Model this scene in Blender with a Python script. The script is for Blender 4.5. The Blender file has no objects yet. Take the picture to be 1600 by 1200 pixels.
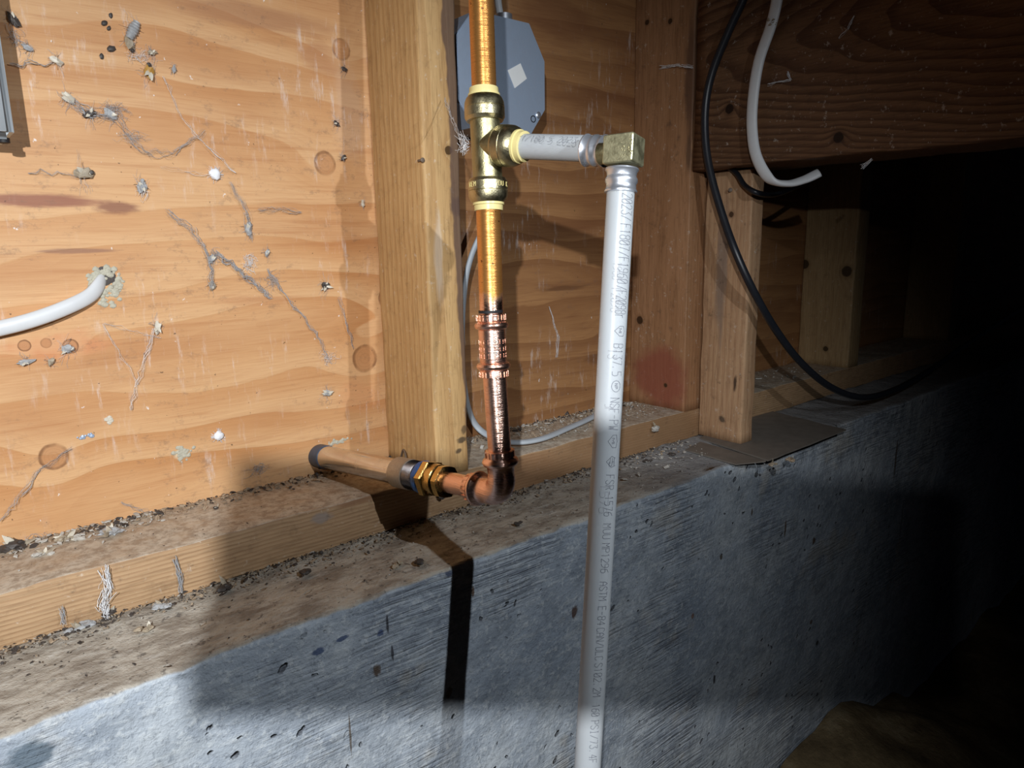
import bpy, bmesh, math, random
from mathutils import Vector, Matrix, noise, Quaternion
random.seed(7)
S = bpy.context.scene
COL = S.collection

# ------------------------------------------------------------------ camera, world, lights, exposure
FPX = 1110.0
CAM = Vector((-.3488, -.5283, .2129))
YAW, PITCH, ROLL = .6963, .1972, -.0174
cF = Vector((math.sin(YAW)*math.cos(PITCH), math.cos(YAW)*math.cos(PITCH), -math.sin(PITCH)))
_r = Vector((math.cos(YAW), -math.sin(YAW), 0)); _u = _r.cross(cF)
cR = math.cos(ROLL)*_r + math.sin(ROLL)*_u
cU = -math.sin(ROLL)*_r + math.cos(ROLL)*_u
cam = bpy.data.cameras.new('camera'); co = bpy.data.objects.new('camera', cam); COL.objects.link(co)
m = Matrix((cR, cU, -cF)).transposed().to_4x4(); m.translation = CAM; co.matrix_world = m
cam.sensor_width = 36; cam.lens = 36*FPX/1600; cam.clip_start = .01; S.camera = co
w = bpy.data.worlds.new('world'); S.world = w; w.use_nodes = True
w.node_tree.nodes['Background'].inputs[0].default_value = (.5, .6, 1, 1)
w.node_tree.nodes['Background'].inputs[1].default_value = .003
S.view_settings.view_transform = 'Standard'; S.view_settings.look = 'None'
S.view_settings.gamma = 1; S.view_settings.use_curve_mapping = False
S.view_settings.exposure = 0.0

def spot(name, off, aim, power, color, size, blend, rad):
    l = bpy.data.lights.new(name, 'SPOT'); o = bpy.data.objects.new(name, l); COL.objects.link(o)
    P = CAM + cR*off[0] + cU*off[1] + cF*off[2]
    o.location = P; d = Vector(aim) - P
    o.rotation_euler = d.to_track_quat('-Z', 'Y').to_euler()
    l.energy = power; l.color = color; l.spot_size = math.radians(size); l.spot_blend = blend; l.shadow_soft_size = rad
    return P
# the photographer's headlamp (behind and above the phone) and a hand torch off to the right
HEAD = spot('headlamp', (-.037, .103, -.25), (-.205, .0, .0), 29, (.97, .985, 1), 92, 1.0, .0045)
TORCH = spot('torch', (.30, .20, .0), (-.03, .0, .03), 8.6, (.89, .945, 1), 100, 1.0, .003)

# ------------------------------------------------------------------ helpers
def at(px, py, ax, val):
    d = cR*((px-800)/FPX) - cU*((py-600)/FPX) + cF
    return CAM + d*((val-CAM[ax])/d[ax])
def ad(px, py, D):
    return CAM + (cR*((px-800)/FPX) - cU*((py-600)/FPX) + cF)*D
WY = .089                                  # face of the siding
def wl(px, py, off=0): return at(px, py, 1, WY-off)

def link(name, me, mat, parent=None, smooth=True):
    o = bpy.data.objects.new(name, me); COL.objects.link(o)
    if mat is not None and not me.materials: me.materials.append(mat)
    if smooth:
        for p in me.polygons: p.use_smooth = True
    if parent is not None:
        o.parent = parent
        L = parent.matrix_basis.translation.copy() if parent.parent is None else Vector(parent.get('_b', (0, 0, 0)))
        o['_b'] = tuple(L)
        me.transform(Matrix.Translation(-L))
    return o
def obj(name, bm, mat, parent=None, smooth=True, sharp=35):
    bmesh.ops.recalc_face_normals(bm, faces=bm.faces)
    me = bpy.data.meshes.new(name); bm.to_mesh(me); bm.free()
    o = link(name, me, mat, parent, smooth)
    if smooth and sharp: me.set_sharp_from_angle(angle=math.radians(sharp))
    return o
def tag(o, label=None, cat=None, group=None, kind=None):
    if label: o['label'] = label
    if cat: o['category'] = cat
    if group: o['group'] = group
    if kind: o['kind'] = kind
    return o
def thing(name, loc, label, cat, group=None):
    o = bpy.data.objects.new(name, None); COL.objects.link(o); o.location = loc; o.empty_display_size = .02
    return tag(o, label, cat, group)
def struct(name, bm, mat, parent=None, **k):
    o = obj(name, bm, mat, parent, **k)
    if parent is None: o['kind'] = 'structure'
    return o

def frames(pts):
    ts = []
    for i in range(len(pts)):
        a = pts[max(0, i-1)]; b = pts[min(len(pts)-1, i+1)]; ts.append((b-a).normalized())
    n = ts[0].orthogonal().normalized(); out = []
    for i, t in enumerate(ts):
        if i: n = (ts[i-1].rotation_difference(t) @ n).normalized()
        n = (n - t*n.dot(t)).normalized(); out.append((t, n, t.cross(n)))
    return out
def sweep(bm, pts, rad, seg=24, cap=True, flat=None, up=None):
    pts = [Vector(p) for p in pts]
    if not isinstance(rad, (list, tuple)): rad = [rad]*len(pts)
    fr = frames(pts); rings = []
    for i, (p, (t, n, b)) in enumerate(zip(pts, fr)):
        if up is not None:
            b = t.cross(Vector(up)).normalized(); n = b.cross(t)
        r = rad[i]; f = 1 if flat is None else flat
        rings.append([bm.verts.new(p + n*(math.cos(2*math.pi*k/seg)*r) + b*(math.sin(2*math.pi*k/seg)*r*f)) for k in range(seg)])
    for a, c in zip(rings, rings[1:]):
        for k in range(seg):
            bm.faces.new((a[k], a[(k+1) % seg], c[(k+1) % seg], c[k]))
    if cap:
        bm.faces.new(rings[0][::-1]); bm.faces.new(rings[-1])
    return rings
def lathe(bm, A, d, prof, seg=32, mod=None, cap=True):
    """surface of revolution: profile [(t, r)] along direction d from A"""
    A = Vector(A); d = Vector(d).normalized(); n = d.orthogonal().normalized(); b = d.cross(n); rings = []
    for t, r in prof:
        ring = []
        for k in range(seg):
            a = 2*math.pi*k/seg; rr = r*(mod(t, a) if mod else 1)
            ring.append(bm.verts.new(A + d*t + n*(math.cos(a)*rr) + b*(math.sin(a)*rr)))
        rings.append(ring)
    for a_, c in zip(rings, rings[1:]):
        for k in range(seg): bm.faces.new((a_[k], a_[(k+1) % seg], c[(k+1) % seg], c[k]))
    if cap: bm.faces.new(rings[0][::-1]); bm.faces.new(rings[-1])
def smoothpath(pts, n=8):
    pts = [Vector(p) for p in pts]; P = [pts[0]*2-pts[1]] + pts + [pts[-1]*2-pts[-2]]; out = []
    for i in range(1, len(P)-2):
        a, b, c, d = P[i-1:i+3]
        for k in range(n):
            t = k/n
            out.append(.5*((2*b)+(c-a)*t+(2*a-5*b+4*c-d)*t*t+(3*b-a-3*c+d)*t**3))
    return out+[pts[-1]]
def board(bm, lo, hi, axis, r=.002, jit=.0004, step=.012, seed=0, rn=3, sub=.02):
    """sawn timber: rounded section swept along its axis with a little unevenness"""
    lo = Vector(lo); hi = Vector(hi); o = [i for i in range(3) if i != axis]
    w_, h_ = hi[o[0]]-lo[o[0]], hi[o[1]]-lo[o[1]]
    sec = []
    cs = [(w_-r, h_-r, 0), (r, h_-r, 1), (r, r, 2), (w_-r, r, 3)]
    for ci, (cx, cy, q) in enumerate(cs):
        for k in range(rn+1):
            a = (q+k/rn)*math.pi/2; sec.append((cx+r*math.cos(a), cy+r*math.sin(a)))
        nx = cs[(ci+1) % 4]; a = (q+1)*math.pi/2
        p = sec[-1]; e = (nx[0]+r*math.cos(a), nx[1]+r*math.sin(a)); ln = math.dist(p, e); m_ = max(1, int(ln/sub))
        for k in range(1, m_): sec.append((p[0]+(e[0]-p[0])*k/m_, p[1]+(e[1]-p[1])*k/m_))
    L = hi[axis]-lo[axis]; n = max(2, int(L/step)); rings = []
    for i in range(n+1):
        ring = []
        for (a, b) in sec:
            v = Vector((0, 0, 0)); v[axis] = lo[axis]+L*i/n; v[o[0]] = lo[o[0]]+a; v[o[1]] = lo[o[1]]+b
            q = noise.noise_vector(Vector((v.x*25+seed, v.y*25, v.z*25)))*jit*1.6 + noise.noise_vector(Vector((v.x*140+seed, v.y*140, v.z*140)))*jit*.6
            q[axis] *= .5
            ring.append(bm.verts.new(v+q))
        rings.append(ring)
    s = len(sec)
    for a, c in zip(rings, rings[1:]):
        for k in range(s): bm.faces.new((a[k], a[(k+1) % s], c[(k+1) % s], c[k]))
    bm.faces.new(rings[0][::-1]); bm.faces.new(rings[-1])
def box(bm, lo, hi):
    v = [bm.verts.new((x, y, z)) for x in (lo[0], hi[0]) for y in (lo[1], hi[1]) for z in (lo[2], hi[2])]
    for f in ((0, 1, 3, 2), (4, 6, 7, 5), (0, 4, 5, 1), (2, 3, 7, 6), (0, 2, 6, 4), (1, 5, 7, 3)): bm.faces.new([v[i] for i in f])
    return v

# ------------------------------------------------------------------ node helper
class NT:
    def __init__(s, name):
        s.m = bpy.data.materials.new(name); s.m.use_nodes = True; s.t = s.m.node_tree; s.t.nodes.clear()
        s.out = s.t.nodes.new('ShaderNodeOutputMaterial'); s.b = s.t.nodes.new('ShaderNodeBsdfPrincipled')
        s.t.links.new(s.b.outputs[0], s.out.inputs[0])
        s.co = s.t.nodes.new('ShaderNodeTexCoord').outputs['Object']
    def put(s, sock, v):
        if isinstance(v, bpy.types.NodeSocket): s.t.links.new(v, sock)
        elif v is not None:
            if sock.type == 'RGBA' and len(v) == 3: v = (*v, 1)
            sock.default_value = v
    def mt(s, op, a, b=None, c=None, clamp=False):
        n = s.t.nodes.new('ShaderNodeMath'); n.operation = op; n.use_clamp = clamp
        s.put(n.inputs[0], a); s.put(n.inputs[1], b); s.put(n.inputs[2], c); return n.outputs[0]
    def vm(s, op, a, b=None):
        n = s.t.nodes.new('ShaderNodeVectorMath'); n.operation = op; s.put(n.inputs[0], a); s.put(n.inputs[1], b)
        return n.outputs['Value'] if op in ('LENGTH', 'DISTANCE', 'DOT_PRODUCT') else n.outputs[0]
    def noise(s, v, sc=1, det=3, rough=.5, dist=0, col=False):
        n = s.t.nodes.new('ShaderNodeTexNoise'); s.put(n.inputs['Vector'], v); s.put(n.inputs['Scale'], sc)
        n.inputs['Detail'].default_value = det; n.inputs['Roughness'].default_value = rough; n.inputs['Distortion'].default_value = dist
        return n.outputs['Color' if col else 'Fac']
    def vor(s, v, sc, feat='F1', rnd=1):
        n = s.t.nodes.new('ShaderNodeTexVoronoi'); n.feature = feat; s.put(n.inputs['Vector'], v); s.put(n.inputs['Scale'], sc)
        n.inputs['Randomness'].default_value = rnd; return n.outputs['Distance']
    def mul(s, v, xyz): return s.vm('MULTIPLY', v, xyz)
    def sep(s, v):
        n = s.t.nodes.new('ShaderNodeSeparateXYZ'); s.put(n.inputs[0], v); return n.outputs
    def comb(s, x, y, z):
        n = s.t.nodes.new('ShaderNodeCombineXYZ'); s.put(n.inputs[0], x); s.put(n.inputs[1], y); s.put(n.inputs[2], z); return n.outputs[0]
    def ss(s, v, a, b, lo=0., hi=1.):
        n = s.t.nodes.new('ShaderNodeMapRange'); n.interpolation_type = 'SMOOTHSTEP'
        s.put(n.inputs[0], v); s.put(n.inputs[1], a); s.put(n.inputs[2], b); s.put(n.inputs[3], lo); s.put(n.inputs[4], hi); return n.outputs[0]
    def mix(s, f, a, b, mode='MIX'):
        n = s.t.nodes.new('ShaderNodeMix'); n.data_type = 'RGBA'; n.blend_type = mode
        s.put(n.inputs[0], f); s.put(n.inputs[6], a); s.put(n.inputs[7], b); return n.outputs[2]
    def ramp(s, f, stops):
        n = s.t.nodes.new('ShaderNodeValToRGB'); s.put(n.inputs[0], f); e = n.color_ramp.elements
        while len(e) < len(stops): e.new(.5)
        for k, (p, c) in enumerate(stops): e[k].position = p; e[k].color = (*c, 1)
        return n.outputs[0]
    def bump(s, h, strength=.3, dist=.001, nrm=None):
        n = s.t.nodes.new('ShaderNodeBump'); n.inputs['Strength'].default_value = strength; n.inputs['Distance'].default_value = dist
        s.put(n.inputs['Height'], h); s.put(n.inputs['Normal'], nrm); return n.outputs[0]
    def geo(s, what='Normal'):
        return s.t.nodes.new('ShaderNodeNewGeometry').outputs[what]
    def blob(s, c, sz, amp=.35, nsc=None):
        """soft irregular spot: 1 at centre c, 0 outside radii sz (x,y,z)"""
        v = s.mul(s.vm('SUBTRACT', s.co, tuple(c)), tuple(1/max(k, 1e-4) for k in sz))
        l = s.vm('LENGTH', v)
        q = s.vm('ADD', v, tuple((k*37.7) % 5 for k in c))
        l = s.mt('ADD', l, s.mt('MULTIPLY', s.mt('SUBTRACT', s.noise(q, 1.1, 4, .6), .5), amp*3.2))
        return l
    def fin(s, col=None, rough=.6, metal=0., nrm=None, spec=.4, **k):
        s.put(s.b.inputs['Base Color'], col); s.put(s.b.inputs['Roughness'], rough); s.put(s.b.inputs['Metallic'], metal)
        s.put(s.b.inputs['Normal'], nrm); s.put(s.b.inputs['Specular IOR Level'], spec)
        for a, v in k.items(): s.put(s.b.inputs[a.replace('_', ' ')], v)
        return s.m

def wood(name, axis, light, dark, period=.004, centre=(-.05, -.03), tilt=.03, wob=.006, knots=(), stains=(), dirt=0., contrast=.6, streak=.25, rough=.62, bstr=.25, dust=0., wane=None):
    """sawn softwood: growth rings around an off-centre pith running along `axis`"""
    n = NT(name); x = n.sep(n.co); o = [i for i in range(3) if i != axis]
    st = [60, 60, 60]; st[axis] = 4
    a = n.mt('SUBTRACT', x[o[0]], centre[0]); b = n.mt('SUBTRACT', x[o[1]], centre[1])
    r = n.mt('SQRT', n.mt('ADD', n.mt('MULTIPLY', a, a), n.mt('MULTIPLY', b, b)))
    st2 = [14, 14, 14]; st2[axis] = 2.2
    r = n.mt('ADD', r, n.mt('MULTIPLY', n.noise(n.mul(n.co, tuple(st2)), 1, 2), wob*2))
    r = n.mt('ADD', r, n.mt('MULTIPLY', x[axis], tilt))
    kms = []
    for (kc, kr) in knots:
        d = n.blob(kc, (kr, kr, kr), .10); kms.append(d)
        g = n.mt('POWER', 2.718, n.mt('MULTIPLY', n.mt('MULTIPLY', d, d), -.35))
        r = n.mt('ADD', r, n.mt('MULTIPLY', g, kr*1.1))
    ph = n.mt('FRACT', n.mt('DIVIDE', r, period))
    ring = n.ss(ph, .25, .92); ring = n.mt('MULTIPLY', ring, n.ss(ph, 1.0, .95))
    big = n.noise(n.mul(n.co, tuple(st2)), 2.3, 3)
    fib = n.noise(n.mul(n.co, tuple(k*9 for k in st)), 1, 4, .6)
    c = n.mix(n.mt('MULTIPLY', ring, contrast), light, dark)
    c = n.mix(n.mt('MULTIPLY', n.ss(big, .35, .7), streak), c, dark)
    c = n.mix(n.mt('MULTIPLY', n.ss(fib, .44, .68), .38), c, tuple(k*.55 for k in dark))
    c = n.mix(n.mt('MULTIPLY', n.ss(n.noise(n.co, 55, 5, .75), .53, .68), .22), c, tuple(k*.4 for k in dark))
    c = n.mix(n.mt('MULTIPLY', n.ss(n.noise(n.vm('ADD', n.co, (3, 3, 3)), 130, 4, .75), .60, .70), .35), c, (.72, .66, .58))
    for (sc, sz, col, f) in stains:
        c = n.mix(n.mt('MULTIPLY', n.ss(n.blob(sc, sz), 1., .45), f), c, col)
    for d in kms:
        c = n.mix(n.mt('MULTIPLY', n.ss(d, 1.7, .8), .45), c, tuple(k*.6 for k in dark))
        c = n.mix(n.ss(d, .95, .75), c, tuple(k*.22 for k in dark))
    if dirt:
        dm = n.mt('MULTIPLY', n.ss(n.noise(n.co, 70, 5, .7), .58, .72), dirt)
        c = n.mix(dm, c, (.045, .035, .03))
    if wane: c = wane(n, c)
    if dust:
        up = n.sep(n.geo())[2]
        dn = n.ss(n.noise(n.co, 45, 5, .65), .3, .62)
        c = n.mix(n.mt('MULTIPLY', n.ss(up, .55, .9), n.mt('ADD', n.mt('MULTIPLY', dn, .40*dust), .55*dust)), c, n.mix(n.ss(n.noise(n.co, 120, 5, .75), .40, .62), (.56, .50, .41), (.33, .27, .21)))
    h = n.mt('ADD', n.mt('MULTIPLY', ring, -.5), n.mt('MULTIPLY', fib, 1.0))
    return n.fin(c, rough, 0, n.bump(h, bstr, .0008), .3)

# ------------------------------------------------------------------ materials
def siding_mat(name, knots, stains, light, mid, dark, seed=0., zs=1., streak=.4):
    """rotary-cut plywood: broad wavy bands that bend round the knots"""
    n = NT(name); x = n.sep(n.co)
    v = n.vm('ADD', n.co, (seed, 0, seed*.7))
    f = n.mt('MULTIPLY', n.noise(n.mul(v, (2.2, 0, 9)), 1, 2, .5), .16)
    f = n.mt('ADD', f, n.mt('MULTIPLY', n.noise(n.mul(v, (9, 0, 26)), 1, 2, .45), .014))
    f = n.mt('ADD', f, n.mt('MULTIPLY', x[2], zs))
    f = n.mt('ADD', f, n.mt('MULTIPLY', n.noise(n.mul(v, (60, 0, 25)), 1, 3, .6), .0022))
    kd = []
    for (c, r) in knots:
        d = n.blob(c, (r, .02, r*1.05), .07); kd.append(d)
        g = n.mt('POWER', 2.718, n.mt('MULTIPLY', n.mt('MULTIPLY', d, d), -.12))
        f = n.mt('ADD', f, n.mt('MULTIPLY', g, r*2.0))
    ph = n.mt('FRACT', n.mt('MULTIPLY', f, 26.))
    band = n.mt('MULTIPLY', n.ss(ph, .05, .96), n.ss(ph, 1., .965))
    fine = n.mt('FRACT', n.mt('MULTIPLY', f, 170.)); fine = n.ss(fine, 0., 1.)
    big = n.noise(n.mul(v, (3, 0, 16)), 1, 3, .6)
    fib = n.noise(n.mul(v, (30, 10, 900)), 1, 3, .6)
    c = n.mix(n.mt('MULTIPLY', band, n.ss(n.noise(v, 5, 3), .3, .65, .45, 1.)), light, mid)
    c = n.mix(n.mt('MULTIPLY', n.ss(big, .48, .72), streak), c, dark)
    c = n.mix(n.mt('MULTIPLY', fine, .10), c, dark)
    c = n.mix(n.mt('MULTIPLY', n.ss(fib, .46, .70), .22), c, dark)
    c = n.mix(n.mt('MULTIPLY', n.ss(n.noise(n.mul(v, (7, 0, 170)), 1, 4, .65), .52, .70), .38), c, dark)
    for (sc, sz, col, fa) in stains:
        c = n.mix(n.mt('MULTIPLY', n.ss(n.blob(sc, sz, .4), 1., .4), fa), c, col)
    for d in kd:
        c = n.mix(n.mt('MULTIPLY', n.ss(d, 2.6, 1.1), .4), c, light)
        c = n.mix(n.mt('MULTIPLY', n.ss(d, 1.15, .8), .5), c, dark)
        c = n.mix(n.mt('MULTIPLY', n.mt('MULTIPLY', n.ss(d, .70, .95), n.ss(d, 1.10, .98)), n.ss(n.noise(n.mul(v, (60, 0, 60)), 1, 3), .35, .65, .15, .8)), c, tuple(k*.4 for k in dark))
        c = n.mix(n.mt('MULTIPLY', n.mt('MULTIPLY', n.ss(n.mt('SINE', n.mt('MULTIPLY', d, 22)), .2, .9), n.ss(d, .95, .6)), .10), c, tuple(k*.5 for k in dark))
    # scuffs, whitish dried drips, tiny dark specks
    scu = n.mt('MULTIPLY', n.ss(n.noise(n.mul(v, (130, 0, 22)), 1, 5, .75), .53, .68), n.ss(n.noise(v, 11, 3), .47, .62))
    c = n.mix(n.mt('MULTIPLY', scu, .5), c, (.78, .70, .66))
    drt = n.mt('MULTIPLY', n.ss(n.noise(n.mul(v, (70, 0, 110)), 1, 5, .8), .52, .66), n.ss(n.noise(v, 16, 3), .46, .60))
    c = n.mix(n.mt('MULTIPLY', drt, .38), c, (.20, .12, .08))
    wht = n.ss(n.noise(n.mul(v, (170, 0, 120)), 1, 3, .6), .70, .74); c = n.mix(n.mt('MULTIPLY', wht, .7), c, (.86, .84, .82))
    sp = n.ss(n.noise(n.mul(v, (240, 0, 240)), 1, 2, .5), .72, .75)
    c = n.mix(n.mt('MULTIPLY', sp, .7), c, (.06, .035, .02))
    h = n.mt('ADD', n.mt('MULTIPLY', fib, .6), n.mt('MULTIPLY', band, -.6))
    rg = n.mt('SUBTRACT', .55, n.mt('MULTIPLY', scu, .3))
    return n.fin(c, rg, 0, n.bump(h, .28, .0008), .35)

RED = (.30, .105, .05)
kn = lambda px, py, r: (wl(px, py), r)
M = {}
M['siding'] = siding_mat('plywood siding',
    [kn(533, 77, .0085), kn(508, 255, .0100), kn(570, 560, .0125), kn(84, 714, .0095), kn(604, 466, .009), kn(110, 541, .0052), kn(72, 536, .0035), kn(38, 540, .004), kn(188, 992, .003),
     kn(860, 90, .006), kn(640, 690, .004)],
    [(wl(60, 312), (.050, .05, .006), (.27, .095, .06), .85), (wl(185, 325), (.022, .05, .006), (.22, .08, .05), .8), (wl(90, 540), (.040, .05, .013), (.62, .25, .11), .7),
     (wl(120, 392), (.030, .05, .0025), (.25, .12, .08), .7), (wl(285, 710), (.008, .05, .006), (.72, .60, .42), .9), (wl(545, 180), (.020, .05, .05), (.60, .42, .30), .35),
     (wl(400, 25), (.085, .05, .014), (.40, .19, .09), .7), (wl(500, 90), (.03, .05, .018), (.42, .19, .09), .5), (wl(560, 620), (.03, .05, .02), (.62, .28, .12), .45), (wl(400, 470), (.05, .05, .006), (.52, .25, .11), .5)],
    (.68, .41, .205), (.54, .26, .10), (.40, .16, .055), streak=.55)
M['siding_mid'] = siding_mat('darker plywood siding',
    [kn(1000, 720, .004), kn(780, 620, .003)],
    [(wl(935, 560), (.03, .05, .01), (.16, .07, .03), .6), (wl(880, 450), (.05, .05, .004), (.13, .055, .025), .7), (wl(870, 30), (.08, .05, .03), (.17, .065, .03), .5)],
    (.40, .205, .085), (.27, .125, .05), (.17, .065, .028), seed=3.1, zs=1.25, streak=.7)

def wane(n, c):
    x = n.sep(n.co)
    e = n.mt('ADD', n.mt('SUBTRACT', x[0], .0245), n.mt('MULTIPLY', n.mt('SUBTRACT', n.noise(n.mul(n.co, (14, 14, 22)), 1, 3), .5), .014))
    e = n.mt('SUBTRACT', e, n.mt('MULTIPLY', n.ss(x[2], .30, .0), .011))
    f = n.ss(e, 0, .0025)
    return n.mix(n.mt('MULTIPLY', f, .85), c, (.12, .075, .06))
def sz(x, y, z): return Vector((x, y, z))
M['stud_a'] = wood('pale stud wood', 2, (.60, .385, .175), (.42, .225, .085), .0075, (-.03, .13), .012, .003,
    knots=((sz(.026, 0, .292), .0045), (at(500+80, 850, 0, 0), .002)), stains=((sz(.034, 0, .245), (.010, .01, .012), (.14, .085, .06), .8), (sz(.030, 0, .030), (.007, .02, .004), (.07, .05, .035), .85), (sz(.026, 0, .020), (.005, .02, .003), (.07, .05, .035), .85), (sz(.033, 0, .040), (.004, .02, .006), (.07, .05, .035), .7), (sz(.012, 0, .20), (.006, .01, .05), (.72, .62, .5), .5)),
    contrast=.5, streak=.2, dirt=.25, wane=wane)
M['stud_b'] = wood('reddish stud wood', 2, (.38, .20, .10), (.26, .125, .055), .006, (.30, .02), .015, .003,
    knots=((at(1000, 500, 0, .373), .006), (at(1011, 35, 0, .373), .0035), (at(1047, 33, 0, .373), .0035), (at(1040, 602, 0, .373), .003)),
    stains=((at(1035, 590, 0, .373), (.02, .06, .045), (.26, .07, .045), .75), (at(1080, 120, 0, .373), (.02, .012, .09), (.10, .05, .03), .8), (at(1076, 240, 0, .373), (.02, .006, .03), (.09, .05, .03), .7)), dirt=.4, contrast=.35, streak=.35)
M['post'] = wood('stained post wood', 2, (.52, .33, .19), (.36, .19, .10), .0065, (.34, -.15), .012, .003,
    knots=((at(1142, 335, 0, .403), .004),),
    stains=((at(1128, 420, 0, .403), (.02, .010, .11), (.22, .17, .14), .7), (at(1093, 400, 0, .403), (.02, .008, .16), (.33, .13, .07), .7), (at(1148, 600, 0, .403), (.01, .003, .012), (.05, .03, .02), .9), (at(1128, 655, 0, .403), (.01, .006, .006), (.05, .04, .03), .8)), dirt=.5, contrast=.4)
M['girder'] = wood('dark girder wood', 1, (.185, .095, .047), (.085, .038, .019), .0048, (.30, .405), .09, .012, dirt=.3, contrast=.9, streak=.3,
    knots=((at(1140, 170, 0, .373), .006), (at(1310, 215, 0, .373), .006)), bstr=.5)
M['sill'] = wood('sill plate wood', 0, (.49, .325, .185), (.30, .165, .08), .0029, (.05, -.16), .006, .005, dirt=.45, contrast=.55, dust=1.0, streak=.2,
    stains=((Vector((-.08, 0, -.002)), (.03, .01, .004), (.25, .12, .06), .7), (Vector((-.115, 0, -.008)), (.012, .01, .006), (.30, .25, .22), .8), (Vector((.12, 0, -.02)), (.06, .02, .03), (.25, .12, .055), .6), (Vector((.27, 0, -.02)), (.21, .04, .06), (.25, .14, .07), .75)))
M['sill_far'] = M['sill']
M['stud_far'] = wood('far stud wood', 2, (.42, .29, .15), (.30, .18, .08), .006, (.7, .1), .01, .003,
    knots=((at(1257, 413, 0, .815), .009), (at(1323, 424, 0, .815), .010), (at(1290, 545, 0, .815), .005)), contrast=.3)

def concrete():
    n = NT('board formed concrete'); x = n.sep(n.co)
    up = n.sep(n.geo())[2]
    big = n.noise(n.co, 7, 4, .6); med = n.noise(n.co, 32, 5, .65); fi = n.noise(n.co, 190, 4, .7)
    wv = n.mt('ADD', x[2], n.mt('MULTIPLY', x[0], .02))
    lines = n.noise(n.mul(n.comb(x[0], 0, wv), (16, 0, 330)), 1, 3, .6, .3)
    lm = n.ss(n.noise(n.co, 5.5, 3), .42, .6)
    c = n.ramp(big, [(.3, (.28, .33, .40)), (.5, (.40, .45, .51)), (.7, (.56, .60, .62))])
    c = n.mix(n.mt('MULTIPLY', n.ss(med, .42, .68), .55), c, (.20, .235, .28))
    c = n.mix(n.mt('MULTIPLY', n.mt('MULTIPLY', n.ss(lines, .47, .57), lm), .65), c, (.13, .15, .19))
    c = n.mix(n.mt('MULTIPLY', n.ss(fi, .52, .66), .5), c, (.62, .66, .68))
    c = n.mix(n.mt('MULTIPLY', n.ss(n.noise(n.vm('ADD', n.co, (5, 0, 0)), 230, 4, .75), .54, .66), .45), c, (.10, .12, .155))
    c = n.mix(n.mt('MULTIPLY', n.ss(n.noise(n.mul(n.comb(x[0], 0, wv), (30, 0, 120)), 1, 4, .7), .52, .66), .40), c, (.60, .64, .66))
    c = n.mix(n.mt('MULTIPLY', n.ss(n.noise(n.co, 11, 4, .7), .56, .68), .35), c, (.56, .52, .44))
    pit = n.ss(n.vor(n.vm('ADD', n.co, n.mt('MULTIPLY', n.noise(n.co, 60), .02)), 60), .17, .10)
    pit = n.mt('MULTIPLY', pit, n.ss(n.noise(n.co, 14, 2), .50, .58))
    c = n.mix(n.mt('MULTIPLY', pit, .8), c, (.07, .075, .09))
    cr = n.vor(n.vm('ADD', n.co, n.vm('SCALE', n.noise(n.co, 40, 3, .6, 0, True), None)), 12, 'DISTANCE_TO_EDGE')
    Y = -.0975
    marks = [((589, 1050), .0035, .006, (.10, .065, .04)), ((1272, 845), .005, .006, (.10, .06, .035)), ((1228, 825), .0022, .014, (.13, .08, .05)),
             ((1083, 963), .0028, .004, (.20, .12, .09)), ((898, 957), .004, .007, (.09, .05, .035)), ((1470, 920), .007, .006, (.05, .045, .04)), ((1400, 720), .0035, .035, (.12, .09, .07)),
             ((1408, 820), .0012, .04, (.07, .06, .05)), ((1268, 972), .004, .004, (.12, .08, .06)), ((1278, 1005), .004, .004, (.05, .05, .04)), ((607, 975), .0012, .009, (.05, .05, .06)),
             ((614, 1022), .0012, .007, (.05, .05, .06)), ((703, 1083), .003, .006, (.2, .15, .1)), ((548, 1150), .0009, .020, (.12, .10, .08)), ((1490, 1035), .006, .006, (.06, .05, .04)),
             ((1117, 1062), .003, .006, (.03, .03, .03)), ((1128, 870), .003, .004, (.10, .08, .06)), ((703, 895), .004, .004, (.07, .09, .15)), ((497, 1018), .005, .003, (.06, .09, .18)),
             ((535, 998), .005, .002, (.06, .09, .18)), ((595, 990), .003, .003, (.06, .09, .18)), ((740, 925), .0018, .005, (.12, .07, .04)), ((50, 1180), .012, .010, (.12, .16, .2)), ((1175, 800), .002, .005, (.12, .09, .07))]
    for (p, sx, szz, col) in marks:
        P = at(*p, 1, Y); d = n.blob(P, (sx, .03, szz), .45, 260)
        c = n.mix(n.mt('MULTIPLY', n.ss(d, 1.1, .6), .9), c, col)
    # settled dirt on the ledge
    tm = n.ss(n.mt('ADD', up, n.mt('MULTIPLY', n.mt('SUBTRACT', med, .5), .5)), .45, .8)
    dn = n.noise(n.mul(n.co, (26, 60, 26)), 1, 5, .7)
    dc = n.mix(n.ss(dn, .35, .62), (.24, .20, .155), (.47, .43, .36))
    dc = n.mix(n.mt('MULTIPLY', n.ss(n.noise(n.mul(n.co, (30, 90, 30)), 1, 5, .75), .52, .64), .5), dc, (.55, .53, .48))
    dc = n.mix(n.mt('MULTIPLY', n.ss(n.noise(n.co, 150, 4, .7), .58, .68), .7), dc, (.06, .045, .035))
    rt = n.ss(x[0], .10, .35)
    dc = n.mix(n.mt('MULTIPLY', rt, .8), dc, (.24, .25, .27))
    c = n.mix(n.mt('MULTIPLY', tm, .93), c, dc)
    h = n.mt('ADD', n.mt('MULTIPLY', n.mt('MULTIPLY', lines, lm), 1.2), n.mt('ADD', n.mt('MULTIPLY', med, 1.0), n.mt('MULTIPLY', fi, .45)))
    h = n.mt('SUBTRACT', h, pit)
    return n.fin(c, .85, 0, n.bump(h, 1.0, .0032), .2)
M['concrete'] = concrete()

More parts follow.
